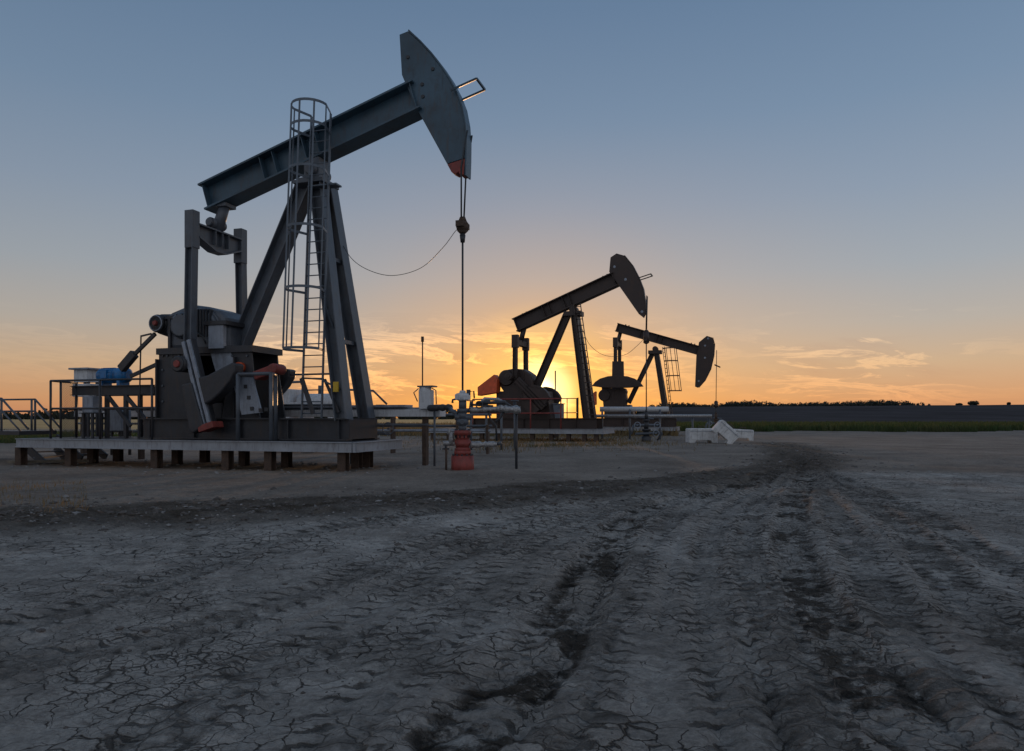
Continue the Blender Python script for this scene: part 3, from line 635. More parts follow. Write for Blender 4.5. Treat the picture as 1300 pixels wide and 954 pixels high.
    e0, e1 = P(199, 444, -.46), P(321, 447, -.46); MB().box(e0.x, e1.x, -.48, .48, e1.z+.005, e0.z+.02).build('top_flange', 'black', po)
    for x in (201.5, 250, 300): p = P(x, 500, -.42); MB().box(p.x-.015, p.x+.015, -.50, -.42, .94, 2.1).build('stiffener', 'black', po)
    x0, x1 = P(178, 531, -.65).x, P(440, 531, -.65).x; zt = .93; zb = .525
    m = MB()
    for q in (-.56, .50): m.ibeam((x0, q, (zt+zb)/2), (x1, q, (zt+zb)/2), zt-zb, .2, .025, .02)
    k = x0+.2
    while k < x1: m.box(k, k+.02, -.64, -.57, zb+.03, zt-.03); k += 1.05
    m.box(x1-.02, x1+.003, -.55, .49, zb+.02, zt-.02); m.box(x0, x1-.03, -.45, .39, zb+.26, zb+.30); m.build('skid', 'black', r)
    # motor on its raised bed, belt guard
    bx0, bx1 = P(97, 491, -.2).x, P(201, 491, -.2).x; bz1, bz0 = P(140, 490, -.2).z, P(140, 502, -.2).z
    m = MB()
    for q in (-.3, .3): m.ibeam((bx0, q, (bz0+bz1)/2), (bx1, q, (bz0+bz1)/2), bz1-bz0, .12, .015, .012)
    for x in (136, 160, 178):
        for q in (-.3, .3): xx = P(x, 500, q).x; m.bar((xx, q, .52), (xx, q, bz0), .07, .07)
    for x0_, y0_, x1_, y1_ in ((137, 503, 166, 541), (160, 503, 184, 532), (166, 478, 203, 461)):
        m.bar(P(x0_, y0_, -.36), P(x1_, y1_, -.36), .05, .07)
    m.build('motor_bed', 'black', r)
    mc0, mc1 = P(127, 477, -.15), P(164, 477, -.15); zc = (mc0.z+mc1.z)/2; ln = mc1.x-mc0.x
    mo = MB().lathe((mc0.x, -.15, zc), (1, 0, 0), [(0, .08), (.02, .13), (.07, .155), (ln*.55, .155), (ln*.56, .14), (ln*.60, .14), (ln*.61, .16), (ln-.04, .15), (ln, .09)], 22)
    mo.box(mc0.x+.1, mc0.x+.18, -.28, -.02, bz1, zc-.05).box(mc1.x-.2, mc1.x-.12, -.28, -.02, bz1, zc-.05).box(mc0.x+.2, mc0.x+.36, -.34, -.28, zc-.06, zc+.10)
    moo = mo.build('motor', 'blue', r)
    m = MB()
    for k in range(16):
        a_ = k/16*2*math.pi; m.bar((mc0.x+.09, -.15+.16*math.cos(a_), zc+.16*math.sin(a_)), (mc0.x+ln*.53, -.15+.16*math.cos(a_), zc+.16*math.sin(a_)), .010, .02, (0, math.cos(a_), math.sin(a_)))
    m.build('cooling_fin', 'blue', moo)
    MB().bar(P(154, 469, -.42), P(171, 449, -.42), .12, .17).build('belt_guard', 'black', r, .015)
    MB().bar(P(170, 451, -.42), P(197, 424, -.46), .05, .07).bar(P(179, 427, -.42), P(192, 424, -.42), .03, .03).bar(P(179, 427, -.42), P(176, 556, -.42), .02, .02).build('guard_strut', 'black', r)
    # ladder and cage
    def LP(f_, side_, out=0):               # f_ 0 bottom .. 1 top of cage
        q = -.72+.44*f_; xb = P(383, 500, -.72).x; xt = P(395.5, 150, -.28).x
        z = .93+(P(395, 148, -.28).z-.93)*f_; return Vector((xb+(xt-xb)*f_+(.41 if side_ else 0), q+out, z))
    m = MB()
    for s_ in (0, 1): m.bar(LP(0, s_), LP(1, s_), .048, .02)
    nR = 26
    for i in range(nR): f_ = (i+.4)/nR*.97; m.tube([LP(f_, 0), LP(f_, 1)], .011, 6)
    for f_ in (.12, .36, .62): m.bar(LP(f_, 1), nb.lerp(ntp, min(1, f_*1.05)), .03, .03)
    m.build('ladder', 'galv', r)
    def hoop(f_, off=0):
        a_, b_ = LP(f_, 0), LP(f_, 1); pts = [a_]; cxm = (a_.x+b_.x)/2; rx = .33; 
        for k in range(13):
            t_ = math.pi*k/12; pts.append(Vector((cxm-rx*math.cos(t_)*1.0, a_.y-.36-.33*math.sin(t_), a_.z)))
        pts.append(b_); return pts
    fb_ = (P(383, 446, -.65).z-.93)/(LP(1, 0).z-.93)
    hs = [fb_, fb_+.19, fb_+.385, .79, .93, 1.0]
    m = MB()
    for h_ in hs:
        pts = hoop(h_)
        for u, v in zip(pts, pts[1:]): m.bar(u, v, .045, .009, (0, 0, 1))
    A_ = hoop(hs[0]); B_ = hoop(1.0)
    for k in (1, 4, 7, 10, 13): m.bar(A_[k], B_[k], .034, .008, (1, 0, 0) if k in (4, 7, 10) else (0, 1, 0))
    m.build('ladder_cage', 'galv', r)
    # landing at the top of the ladder
    pz = LP(.77, 0); MB().box(pz.x-.05, pz.x+.55, -.36, -.16, pz.z-.05, pz.z-.02).bar((pz.x-.02, -.3, pz.z), (pz.x-.02, -.3, pz.z+.5), .04, .04).build('landing', 'galv', r)
    return r
pump_one()

# ---- the platform under it
def platform(J, x0, x1, q0, q1, zt, th, posts, label, mat='deck', cham=0, pw=.15, group='steel platforms under the pump jacks'):
    r = empty('steel_platform', J.loc(x1, q0, 0), -J.th, label=label, cat='platform', group=group)
    def o(x): return x-x1
    def oq(q): return q-q0
    w_ = q1-q0
    MB().plank([(o(x0)+.06, .06), (-.06-cham, .06), (-.06, .06+cham*1.4), (-.06, w_-.06), (o(x0)+.06, w_-.06)], zt-.035, zt-.004).build('deck_plate', 'black', r)
    pts = [(o(x0), 0), (-cham, 0), (0, cham*1.4), (0, w_), (o(x0), w_)]
    m = MB()
    for i in range(5):
        a_, b_ = pts[i], pts[(i+1) % 5]
        if (Vector(a_)-Vector(b_)).length < .05: continue
        m.ibeam((*a_, zt-th/2), (*b_, zt-th/2), th, .10, .014, .05, (0, 1, 0) if abs(a_[0]-b_[0]) > .5*abs(a_[1]-b_[1]) else (1, 0, 0))
    m.build('edge_beam', mat, r)
    for px, q in posts:
        x = J.X(px, q); wx = J.W((x, q, 0)); gz = float(terrain(np.array([wx.x]), np.array([wx.y]))[0])
        m = MB(); m.ibeam((o(x)-pw/2, oq(q), 0), (o(x)+pw/2, oq(q), 0), .1, .1, .1, .1) if False else m.box(o(x)-pw/2, o(x)+pw/2, oq(q)-pw/2, oq(q)-pw/2+.014, gz-.1, zt-th)
        m.box(o(x)-pw/2, o(x)+pw/2, oq(q)+pw/2-.014, oq(q)+pw/2, gz-.1, zt-th); m.box(o(x)-.008, o(x)+.008, oq(q)-pw/2+.014, oq(q)+pw/2-.014, gz-.1, zt-th)
        m.build('post', 'rust', r)
    return r
J = J1
platform(J, J.X(22, -1.2), J.X(447, -1.2)+.03, -1.2, .62, .52, .175,
    [(27, -1.08), (90, -1.08), (199, -1.08), (289, -1.08), (343, -1.08), (436, -1.08), (118, -.25), (225, -.25), (310, -.25), (364, -.25), (453, -.35), (150, .5), (260, .5), (467, .1)],
    'low pale grey edged steel platform on rusty piles under the nearest pump jack', cham=.03)

def rail(J, name, segs, z0, hgt_, mat, label, mesh=None, postr=.022, mid=True, mesh_mat=None, group=None, every=None):
    # segs: list of (x,q) corners in the pump's frame
    r = empty(name, J.loc(segs[0][0], segs[0][1], z0), -J.th, label=label, cat='railing', group=group)
    ox, oq = segs[0]; S = [(x-ox, q-oq) for x, q in segs]
    m = MB()
    for h_ in ([hgt_, hgt_*.52] if mid else [hgt_]):
        for a_, b_ in zip(S, S[1:]): m.tube([(*a_, h_), (*b_, h_)], postr*.9, 8)
    m.build('rail', mat, r)
    for i, (a_, b_) in enumerate(zip(S, S[1:])):
        l = math.dist(a_, b_); n_ = max(1, round(l/(every or 1.4)))
        for k in range(n_ + (1 if i == len(S)-2 else 0)):
            x = a_[0]+(b_[0]-a_[0])*k/n_; q = a_[1]+(b_[1]-a_[1])*k/n_
            MB().tube([(x, q, 0), (x, q, hgt_)], postr, 8).build('post', mat, r)
    if mesh is not None:
        a_, b_ = S[mesh], S[mesh+1]; l = math.dist(a_, b_); m = MB(); n_ = int(l/.045)
        dx, dy = (b_[0]-a_[0])/l, (b_[1]-a_[1])/l
        def pt(u, v): return (a_[0]+dx*u, a_[1]+dy*u, v)
        k = -hgt_
        while k < l:                        # woven diamond mesh
            for sg in (1, -1):
                u0, v0 = (k, 0) if sg > 0 else (k+hgt_, 0); u1, v1 = (k+hgt_, hgt_) if sg > 0 else (k, hgt_)
                s0, s1 = 0., 1.
                for c0, c1 in ((u0, u1),):
                    ta, tb = (0-c0)/(c1-c0), (l-c0)/(c1-c0); lo, hi = min(ta, tb), max(ta, tb); s0 = max(s0, lo); s1 = min(s1, hi)
                if s1 > s0: m.tube([pt(u0+(u1-u0)*s0, v0+(v1-v0)*s0), pt(u0+(u1-u0)*s1, v0+(v1-v0)*s1)], .004, 3)
            k += .05
        m.build('wire_mesh', mesh_mat or mat, r)
    return r
a0 = J.X(57, -1.1)
rail(J, 'guard_railing', [(J.X(97, -.3), -.3), (a0+.0, -.75), (a0+.15, -1.1), (J.X(193, -1.1), -1.1)], .52, 1.15, 'black', 'dark guard railing with a wire mesh panel at the left end of the near platform', mesh=0, every=1.2)
rail(J, 'guard_railing', [(J.X(302, -1.1), -1.1), (J.X(344, -1.1), -1.1), (J.X(350, -.7), -.7)], .52, 1.2, 'steel', 'short tall guard rail in front of the counterweights at centre of near platform', postr=.035, mid=False)
rail(J, 'guard_railing', [(J.X(352, .7), .7), (J.X(425, .7), .7)], .52, 1.3, 'steel', 'guard rail on the far edge of the near platform behind the caged ladder')
# guard frame bars leaning by the ladder foot
r = empty('ladder_gate', J.loc(J.X(384, -.8), -.8, .93), -J.th, label='small leaning brace frame at the foot of the caged ladder', cat='frame')
m = MB().bar((-.02, 0, .72), (.22, 0, .08), .03, .08).bar((.33, .2, .70), (.62, .2, .1), .03, .05).bar((-.02, 0, .72), (.33, .2, .70), .03, .03); m.build('brace', 'black', r)

# stairs and landing at the left
r = empty('steel_stairs', J.loc(J.X(28, -.4), -.4, 0), -J.th, label='dark steel landing and stairs with pipe handrails at the far left', cat='stairs')
MB().box(-1.9, .55, -.5, .35, .58, .66).build('landing', 'black', r)
m = MB()
for q in (-.45, .30):
    for h_ in (1.34, 1.08): m.tube([(-1.9, q, h_), (0, q, h_)], .02, 8)
    for x in (-1.5, -.1, 0): m.tube([(x, q, .62), (x, q, 1.34)], .022, 8)
    m.tube([(0, q, 1.34), (.62, q+.1, .70)], .022, 8); m.tube([(0, q, 1.08), (.42, q+.1, .64)], .018, 8)
m.build('handrail', 'steel', r)
m = MB()
for q in (.8, 1.45): m.bar((0, q, .5), (.75, q, .02), .04, .16)
for k in range(3): m.box(.12+k*.2, .34+k*.2, .82, 1.43, .36-k*.13, .385-k*.13)
m.build('step', 'black', r)
SX = J.X(28, -.4)
def sl(px, py, q): p = J.P(px, py, q); return Vector((p.x-SX, p.y+.4, p.z))
a1, b1, a2, b2 = sl(34, 569, -.5), sl(62, 594, -.5), sl(70, 569, .35), sl(90, 588, .35)
MB().bar(a1, b1, .04, .16).build('stringer', 'black', r); MB().bar(a2, b2, .04, .16).build('stringer', 'black', r)
for k in range(3): MB().bar(a1.lerp(b1, .2+.3*k), a2.lerp(b2, .2+.3*k), .2, .03, (1, 0, 0)).build('tread', 'steel', r)
b_ = MB().box(-.8, .8, -.09, .09, -.02, .03).build('board', 'wood'); wl = J.loc(J.X(68, -.6), -.6, .03); b_.location = wl; b_.rotation_euler = (0, 0, R(14)); tag(b_, 'grey weathered board lying on the ground under the left platform', 'board')

# control cabinets on the left
def cabinet(J, px, q, z0, parts, label, legs=None):
    r = empty('control_cabinet', J.loc(J.X(px, q), q, z0), -J.th, label=label, cat='cabinet', group='electrical cabinets behind the motor')
    for nm, x0, x1, z_0, z_1, dq, mt in parts: MB().box(x0, x1, -dq, dq, z_0, z_1).build(nm, mt, r, .008)
    if legs: 
        for x in legs[0]:
            for q_ in (-.1, .12): MB().box(x-.025, x+.025, q_-.02, q_+.02, 0, legs[1]).build('leg', 'black', r)
    return r
cabinet(J, 111, .35, .52, [('body', -.22, .16, 1.2, 1.47, .15, 'white'), ('roof', -.3, .24, 1.47, 1.51, .22, 'plate'), ('lower_box', -.25, .24, .88, 1.16, .16, 'white')], 'white roofed switch box left of the blue motor', ([-.2, .14], 1.21))
cabinet(J, 117, -.5, .52, [('body', -.13, .14, .52, .85, .12, 'plate'), ('base_shelf', -.2, .2, .50, .52, .14, 'black')], 'grey electrical box under the motor bed', ([-.12, .12], .5))
cabinet(J, 153, .75, .1, [('body', -.16, .16, .55, 1.0, .14, 'plate'), ('base_shelf', -.2, .2, .52, .55, .14, 'black')], 'pale grey box behind the stairs and motor bed posts', ([-.14, .14], .53))

# long insulated trough behind the platform
A = Vector(((562-650)/900*13.7, 13.75, 0)); B = Vector(((100-650)/900*17.2, 17.2, 0)); dv = (B-A).normalized(); an = math.atan2(-dv.y, -dv.x)
r = empty('pipe_trough', A, an, label='long white pipe trough on short posts running behind the near platform', cat='pipe trough')
Ln = (B-A).length
MB().box(-Ln, 0, -.13, .13, .955, 1.10).build('trough', 'white', r, .01)
MB().box(-Ln, -.75, -.17, .17, 1.14, 1.19).box(-Ln, -.2, -.03, .03, 1.10, 1.14).build('trough_lid', 'plate', r, .005)
MB().tube([(-Ln, -.05, .80), (-.3, -.05, .80)], .025).build('pipe', 'steel', r); MB().tube([(-Ln, .05, .62), (-1.2, .05, .62)], .03).build('pipe', 'steel', r)
for k in range(6): MB().box(-.42-k*1.85, -.34-k*1.85, -.06, .06, -.1, .954).build('post', 'rust', r)
m = MB().tube([(-1.1+.12*math.cos(k*.35), -.2, .72+.12*math.sin(k*.35)) for k in range(18)], .012, 6, True).box(-1.12, -1.08, -.2, -.05, .70, .74); m.build('hand_wheel', 'steel', r)
m = MB().bar((-2.0, -.1, .6), (-1.75, -.1, .9), .03, .05).bar((-2.0, -.1, 0), (-2.0, -.1, .9), .05, .05).box(-2.15, -1.7, -.15, -.05, .86, .93); m.build('bracket', 'black', r)

# antenna box beside the wellhead
Jw = Frame((540-650)/900*13.75, 13.75, 17)
r = empty('antenna_box', Jw.loc(), -Jw.th, label='small white equipment box with thin antenna mast left of the red wellhead', cat='equipment box')
z0 = 1.13; z1 = H+(HY-492)/900*13.75; zt = H+(HY-434)/900*13.75
MB().tube([(0, 0, 1.19), (0, 0, z1), ], [.10, .12], 14).box(-.10, .14, -.10, .10, 1.103, z1-.05).build('body', 'white', r, .01)
MB().box(-.12, .20, -.12, .12, z1, z1+.03).tube([(.14, 0, z1-.02), (.22, 0, z1-.06), (.23, 0, 1.2)], .012).tube([(-.10, -.1, 1.5), (-.2, -.1, 1.42), (-.12, -.1, 1.25)], .012).build('bracket', 'steel', r)
MB().tube([(-.06, 0, z1), (-.06, 0, zt)], .014, 6).tube([(-.06, 0, zt), (-.06, 0, zt+.1)], .03, 8).build('mast', 'rust', r)

# white process equipment behind the caged ladder
Jb = Frame((395-650)/900*19.5, 19.5, 17)
r = empty('separator_skid', Jb.loc(), -Jb.th, label='low white separator skid with small tank behind the foot of the caged ladder', cat='separator skid')
MB().box(-1.1, 1.2, -.5, .5, .72, .80).build('frame', 'plate', r)
for x in (-1, 0, 1.1): MB().box(x-.05, x+.05, -.4, .4, 0, .72).build('post', 'steel', r)
MB().box(-.98, -.42, -.4, .4, .80, 1.72).build('cabinet', 'white', r, .02)
MB().tube([(-.3, 0, 1.30), (.95, 0, 1.30)], .30, 20).box(-.2, -.1, -.3, .3, .8, 1.1).box(.7, .8, -.3, .3, .8, 1.1).build('tank', 'white', r)
MB().tube([(-.9, -.2, 1.72), (-.9, -.2, 1.9), (-.2, -.2, 1.92), (0, -.2, 1.6)], .035).build('pipe', 'steel', r); MB().tube([(-1.5, -.2, 1.2), (-.97, -.2, 1.2)], .04).build('pipe', 'steel', r); MB().tube([(.9, 0, 1.25), (1.7, 0, 1.2), (1.7, 0, .9)], .05).build('pipe', 'steel', r)
MB().box(-.35, .1, -.52, -.42, 1.0, 1.35).build('control_box', 'white', r, .01); MB().tube([(.3, 0, 1.6), (.3, 0, 1.82)], .07, 12).build('valve', 'steel', r)
MB().tube([(.6, 0, 1.58), (.6, 0, 1.72), (1.9, 0, 1.66), (2.3, 0, 1.3)], .03).build('pipe', 'steel', r)

# ---- wellhead
r = empty('wellhead', J1.loc(), 0, label='red wellhead with flanges and valves under the nearest polished rod', cat='wellhead')
def zz(py, Y=12.7): return H+(HY-py)/900*Y
gz0 = float(terrain(np.array([J1.w[0]]), np.array([J1.w[1]]))[0])
m = MB().lathe((0, 0, 0), (0, 0, 1), [(gz0-.1, .205), (zz(579), .205), (zz(578), .15), (zz(572), .15), (zz(568), .12), (zz(560), .15), (zz(558), .12), (zz(553), .12), (zz(552), .15), (zz(547), .15), (zz(546), .08)], 24); m.build('casing_head', 'red', r)
for k in range(12): MB().tube([(.175*math.cos(k*.5236), .175*math.sin(k*.5236), zz(579)-.01), (.175*math.cos(k*.5236), .175*math.sin(k*.5236), zz(579)+.035)], .016, 6).build('bolt', 'black', r)
for k in range(10): MB().tube([(.13*math.cos(k*.628), .13*math.sin(k*.628), zz(556)), (.13*math.cos(k*.628), .13*math.sin(k*.628), zz(545))], .012, 6).build('bolt', 'black', r)
m = MB().lathe((0, 0, 0), (0, 0, 1), [(zz(547), .07), (zz(540), .07), (zz(539), .11), (zz(533), .11), (zz(532), .075), (zz(524), .075), (zz(523), .1), (zz(520), .1), (zz(519), .07), (zz(508), .07)], 16)
m.tube([(-.14, 0, zz(530)), (.16, 0, zz(530))], .05, 12).tube([(0, -.05, zz(536)), (0, -.16, zz(536))], .04, 10); m.build('pumping_tee', 'steel', r)
m = MB().lathe((0, 0, 0), (0, 0, 1), [(zz(509), .09), (zz(506), .12), (zz(500), .12), (zz(499), .06), (zz(496), .05)], 14).box(-.13, -.04, -.12, .1, zz(508), zz(501)).box(.02, .14, -.13, .06, zz(508), zz(502)); m.build('stuffing_box', 'white', r, .008)
MB().tube([(.10, 0, zz(503)), (.13, 0, zz(497)), (.2, 0, zz(497)), (.21, 0, zz(506))], .015).build('lubricator', 'black', r); MB().tube([(-.12, 0, zz(507)), (-.18, 0, zz(508)), (-.18, 0, zz(512))], .02).build('drain', 'black', r); MB().box(.07, .14, -.03, .03, zz(502), zz(495)).build('oil_cup', 'black', r)
# lower side valve with wheel on the left, wrapped stub on the right
m = MB().tube([(-.14, -.02, zz(563)), (-.34, -.02, zz(563))], .045, 12).tube([(-.20, -.02, zz(563)), (-.20, -.02, zz(549))], [.06, .035], 10).tube([(-.26, -.02, zz(552)), (-.22, -.02, zz(546))], .03); m.build('side_valve', 'wrap', r)
m = MB().tube([(-.36, -.02, zz(570)), (-.24, -.02, zz(570))], .015).tube([(-.30, -.02, zz(563)), (-.30, -.02, zz(572))], .02); m.build('valve_handle', 'black', r)
MB().tube([(-.285, -.1, gz0-.1), (-.285, -.1, zz(569))], .02, 8).build('stake', 'rust', r)
def wrapped(m, p0, p1, r0, n=14):
    p0, p1 = Vector(p0), Vector(p1); pts = [p0.lerp(p1, k/n) for k in range(n+1)]
    m.tube(pts, [r0*random.uniform(.75, 1.25) for _ in pts], 10)
m = MB(); wrapped(m, (.14, 0, zz(565)), (.62, -.05, zz(564)), .05); m.build('wrapped_stub', 'wrap', r)
MB().tube([(.62, -.05, zz(564)), (.70, -.06, zz(562))], .03).build('stub_end', 'steel', r)
# production line to the right
r2 = empty('flow_line', J1.loc(.0, 0, 0)+Vector((.25, 0, 0)), 0, label='foil wrapped flow line on a thin post just right of the red wellhead', cat='pipe')
m = MB(); wrapped(m, (-.12, 0, zz(521)), (.45, -.02, zz(519)), .05); wrapped(m, (.42, -.02, zz(519)), (.78, -.03, zz(521)), .065); m.build('wrapped_pipe', 'wrap', r2)
m = MB().tube([(.0, 0, zz(512)), (.5, 0, zz(511)), (.62, .0, zz(517))], .03).tube([(.2, 0, zz(520)), (.25, 0, zz(533)), (.35, 0, zz(541)), (.36, 0, zz(560))], .018).tube([(.5, 0, zz(523)), (.42, 0, zz(531)), (.34, 0, zz(536))], .02).tube([(-.1, 0, zz(514)), (.3, 0, zz(516))], .02)
m.tube([(.05+.06*math.cos(k*.5), -.08, zz(514)+.06*math.sin(k*.5)) for k in range(13)], .01, 6, True); m.build('pipe', 'black', r2)
xp = (655-587.3)/900*12.8-.25; MB().tube([(xp, 0, -.1), (xp, 0, zz(524))], .024, 8).build('post', 'black', r2)
m = MB(); wrapped(m, (xp-.2, 0, zz(523)), (xp+.08, 0, zz(522)), .04, 6); m.build('pipe_clamp', 'wrap', r2)

# ---- the far pumps share one builder
def pump_far(J, S, label):
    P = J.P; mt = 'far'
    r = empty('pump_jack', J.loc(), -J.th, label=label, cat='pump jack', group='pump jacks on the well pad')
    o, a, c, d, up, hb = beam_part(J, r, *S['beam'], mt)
    ho = head_part(J, r, S['head'], S['arc'], mt)
    for x, y in S['bolts']:
        p = P(x, y, -.11); MB().lathe(p+Vector((0, -.012, 0)), (0, 1, 0), [(0, .05), (.02, .06)], 12).build('bolt', 'plate', ho)
    A = P(*S['bar'][0], -.2); B = P(*S['bar'][1], -.2); m = MB()
    for u, v in ((A, B), (B, Vector((B.x, .24, B.z))), (Vector((B.x, .24, B.z)), Vector((A.x, .24, A.z)))): m.bar(u, v, .04, .04, (0, 1, .3))
    m.build('brake_bar', mt, ho)
    zc = P(S['rod'], S['carrier'][0], 0).z; zd = P(S['rod'], S['carrier'][1], 0).z; ztop = P(S['rod'], S['bridle'], 0).z
    m = MB()
    for q in (-.1, .1): m.tube([(.03, q, ztop), (0, q, zc)], .018, 5)
    m.build('bridle', 'wire', r)
    MB().lathe((0, 0, 0), (0, 0, 1), [(zd, .05), (zd+.05, .12), (zc-.06, .10), (zc, .05)], 10).box(-.05, .05, -.18, .18, zd+.1, zd+.2).build('carrier_bar', mt, r)
    MB().tube([(0, 0, 1.15), (0, 0, zd+.05)], .022, 6).build('polished_rod', 'wire', r)
    if S.get('cable'): cable([P(x, y, 0) for x, y in S['cable']], .009, 'load_cable', 'wire', r, 5)
    def leg(b0, qb, t0, qt, wd):
        pb, pt = P(*b0, qb), P(*t0, qt); MB().ibeam(pb, pt, wd, wd, .03, .03).build('post_leg', mt, r); return pb, pt
    leg(S['rear'][0], 0, S['rear'][1], 0, S.get('lw', .28))
    q = .5
    nb, ntp = leg(S['front'][0], -q, S['front'][1], -.14, .26); fb = Vector((nb.x, q, nb.z)); ft = Vector((ntp.x, .14, ntp.z)); MB().ibeam(fb, ft, .26, .26, .03, .03).build('post_leg', mt, r)
    for f_ in (.3, .62): MB().bar(nb.lerp(ntp, f_), fb.lerp(ft, f_), .08, .1, (0, 0, 1)).build('cross_tie', mt, r)
    cb = ntp.copy(); MB().box(cb.x-.42, cb.x+.30, -.28, .28, cb.z-.10, cb.z+.08).lathe((cb.x-.05, -.26, cb.z+.16), (0, 1, 0), [(0, .12), (.02, .15), (.5, .15), (.52, .12)], 14).build('centre_bearing', mt, r)
    # ladder
    l0, l1 = P(*S['ladder'][0], S['lq'][0]), P(*S['ladder'][1], S['lq'][1]); m = MB(); wv_ = Vector((S.get('lx', .36), S.get('ly', 0), 0))
    for s_ in (0, 1): m.bar(l0+wv_*s_, l1+wv_*s_, .06, .03)
    n_ = 18
    for k in range(n_): p = l0.lerp(l1, (k+.5)/n_); m.tube([p, p+wv_], .018, 5)
    m.build('ladder', mt, r)
    if S.get('cage'):
        m = MB(); f0, f1 = S['cage']; hp = []
        for f_ in (f0, f0+(f1-f0)*.35, f0+(f1-f0)*.7, f1):
            p = l0.lerp(l1, f_); pts = [p-Vector((0, .1, 0))]+[Vector((p.x+.42-.30*math.cos(math.pi*k/8)+.0, p.y-.1-.30*math.sin(math.pi*k/8)*.8, p.z)) for k in range(9)]+[p+Vector((.72, .0, 0))]; hp.append(pts)
            for u, v in zip(pts, pts[1:]): m.bar(u, v, .06, .02, (0, 0, 1))
        for k in (1, 3, 5, 7, 9, 10): m.bar(hp[0][k], hp[-1][k], .05, .03)
        m.build('ladder_cage', mt, r)
    # equaliser and pitmans
    ex = P(*S['eq'], 0).x; ez = P(*S['eq'], 0).z; w2 = S['pq']
    MB().box(ex-.1, ex+.1, -w2, w2, ez-.14, ez+.10).build('equalizer', mt, r, .02)
    eb = a+d*.3-up*hb/2; MB().tube([(eb.x, 0, eb.z+.03), (ex, 0, ez+.05)], .11, 10).build('tail_bearing', mt, r)
    pb = P(*S['pin'], 0)
    for s_ in (-1, 1):
        po = MB().ibeam((ex, s_*w2, ez+.25), (pb.x, s_*w2*1.05, pb.z), .18, .16, .025, .02).build('pitman_arm', mt, r)
        MB().box(ex-.13, ex+.13, s_*w2-.11, s_*w2+.11, ez-.25, ez+.28).build('saddle', mt, po)
    S['crank'](J, r, w2)
    og = [P(x, y, -.42) for x, y in S['gear']]; gb = MB().prism([xz(p) for p in og], -.42, .42).build('gearbox', mt, r, .06)
    p = P(*S['drum'], -.5); MB().lathe((p.x, -.5, p.z), (0, 1, 0), [(0, .30), (.05, .34), (.12, .34), (.14, .2), (.5, .2)], 22).build('drum', mt, r)
    m = MB()
    for k in range(5): xk = og[0].x+(og[4].x-og[0].x)*(.2+.15*k); m.box(xk-.015, xk+.015, -.47, -.42, og[-1].z+.05, og[0].z+.15)
    m.build('rib', mt, gb)
    ped = [P(x, y, -.42) for x, y in S['ped']]; MB().prism([xz(p) for p in ped], -.42, .42).build('pedestal', mt, r, .01)
    x0, x1 = J.X(S['skid'][0], -.6), J.X(S['skid'][1], -.6); z1 = S['skid'][2]; z0_ = S['skid'][3]
    m = MB()
    for q_ in (-.56, .5): m.ibeam((x0, q_, (z0_+z1)/2), (x1, q_, (z0_+z1)/2), z1-z0_, .2, .025, .02)
    k = x0+.2
    while k < x1: m.box(k, k+.03, -.65, .58, z0_+.03, z1-.03); k += 1.1
    m.build('skid', mt, r)
    gpz = [P(x, y, -.5) for x, y in S['guard']]; MB().prism([xz(p) for p in gpz], -.75, -.30).build('belt_guard', 'orange', r, .02)
    return r
def crank2(J, r, w2):
    P = J.P; sh = P(660, 487, -.9); tp = P(690, 518, -.9)
    pin = P(656, 480, 0)
    for q in (-w2-.16, w2+.1): crank_unit(J, r, q, 1, (pin.x, pin.z), (sh.x, sh.z), (tp.x, tp.z), 'far', red=False, light='far')
    g = [P(x, y, .8) for x, y in ((660, 492), (695, 492), (695, 499), (707, 499), (707, 506), (699, 515), (688, 520), (668, 524))]
    MB().prism([xz(p) for p in g], .62, .85).build('counterweight', 'far', r, .02)
S2 = dict(beam=((648.7, 405.7), (656, 420), (777, 345), (785, 362)),
    head=[(773.3, 345.4), (775, 327), (782.6, 321.9), (792.5, 324.7), (802.4, 336.9), (810.5, 352.5), (816, 366.6), (818.6, 383.6), (819.2, 397.8), (816.6, 403.4), (811, 399), (785.4, 362.4)],
    arc=[(792.5, 324.7), (802.4, 336.9), (810.5, 352.5), (816, 366.6), (818.6, 383.6), (819.2, 399)], bolts=[(780, 339), (794, 355), (815, 396)],
    bar=((811, 353), (826, 348)), rod=820.3, bridle=376, carrier=(419, 437), cable=[(739, 418), (748, 437), (762, 449), (778, 453), (795, 450), (808, 440), (818, 430)],
    rear=((680, 494), (720, 400)), front=((745, 533), (729, 398)), ladder=((748, 531), (728, 386)), lq=(-.62, -.3), lx=.30, ly=-.05,
    eq=(661, 436), pq=.66, pin=(661, 482), crank=crank2,
    gear=[(634, 478), (641, 470), (652, 468), (664, 469), (673, 475), (676, 484), (677, 499), (640, 499), (634, 490)], drum=(642, 480),
    ped=[(630, 497), (694, 497), (700, 533), (630, 533)], skid=(596, 757, .93, .50), guard=[(609, 492), (630, 476), (634, 483), (633, 499), (609, 503)])
pump_far(J2, S2, 'dark pump jack browned by sun flare in the middle distance, silhouetted right in front of the setting sun')
J = J2
platform(J, J.X(545, -1.2), J.X(765, -1.2), -1.2, .9, .50, .19, [(x, q) for x in (550, 570, 590, 612, 634, 655, 676, 700, 722, 742, 757) for q in (-1.08, .6)], 'long pale edged steel platform under the middle pump jack', pw=.16)
rail(J, 'guard_railing', [(J.X(600, -1.1), -1.1), (J.X(712, -1.1), -1.1)], .5, 1.2, 'red', 'reddish guard railing along the front of the middle pump jack platform', every=1.3, postr=.03)
rail(J, 'guard_railing', [(J.X(708, .6), .6), (J.X(732, .6), .6), (J.X(734, -.2), -.2)], .5, 1.25, 'far', 'dark guard railing at the right end of the middle pump jack platform', every=.45, postr=.02)
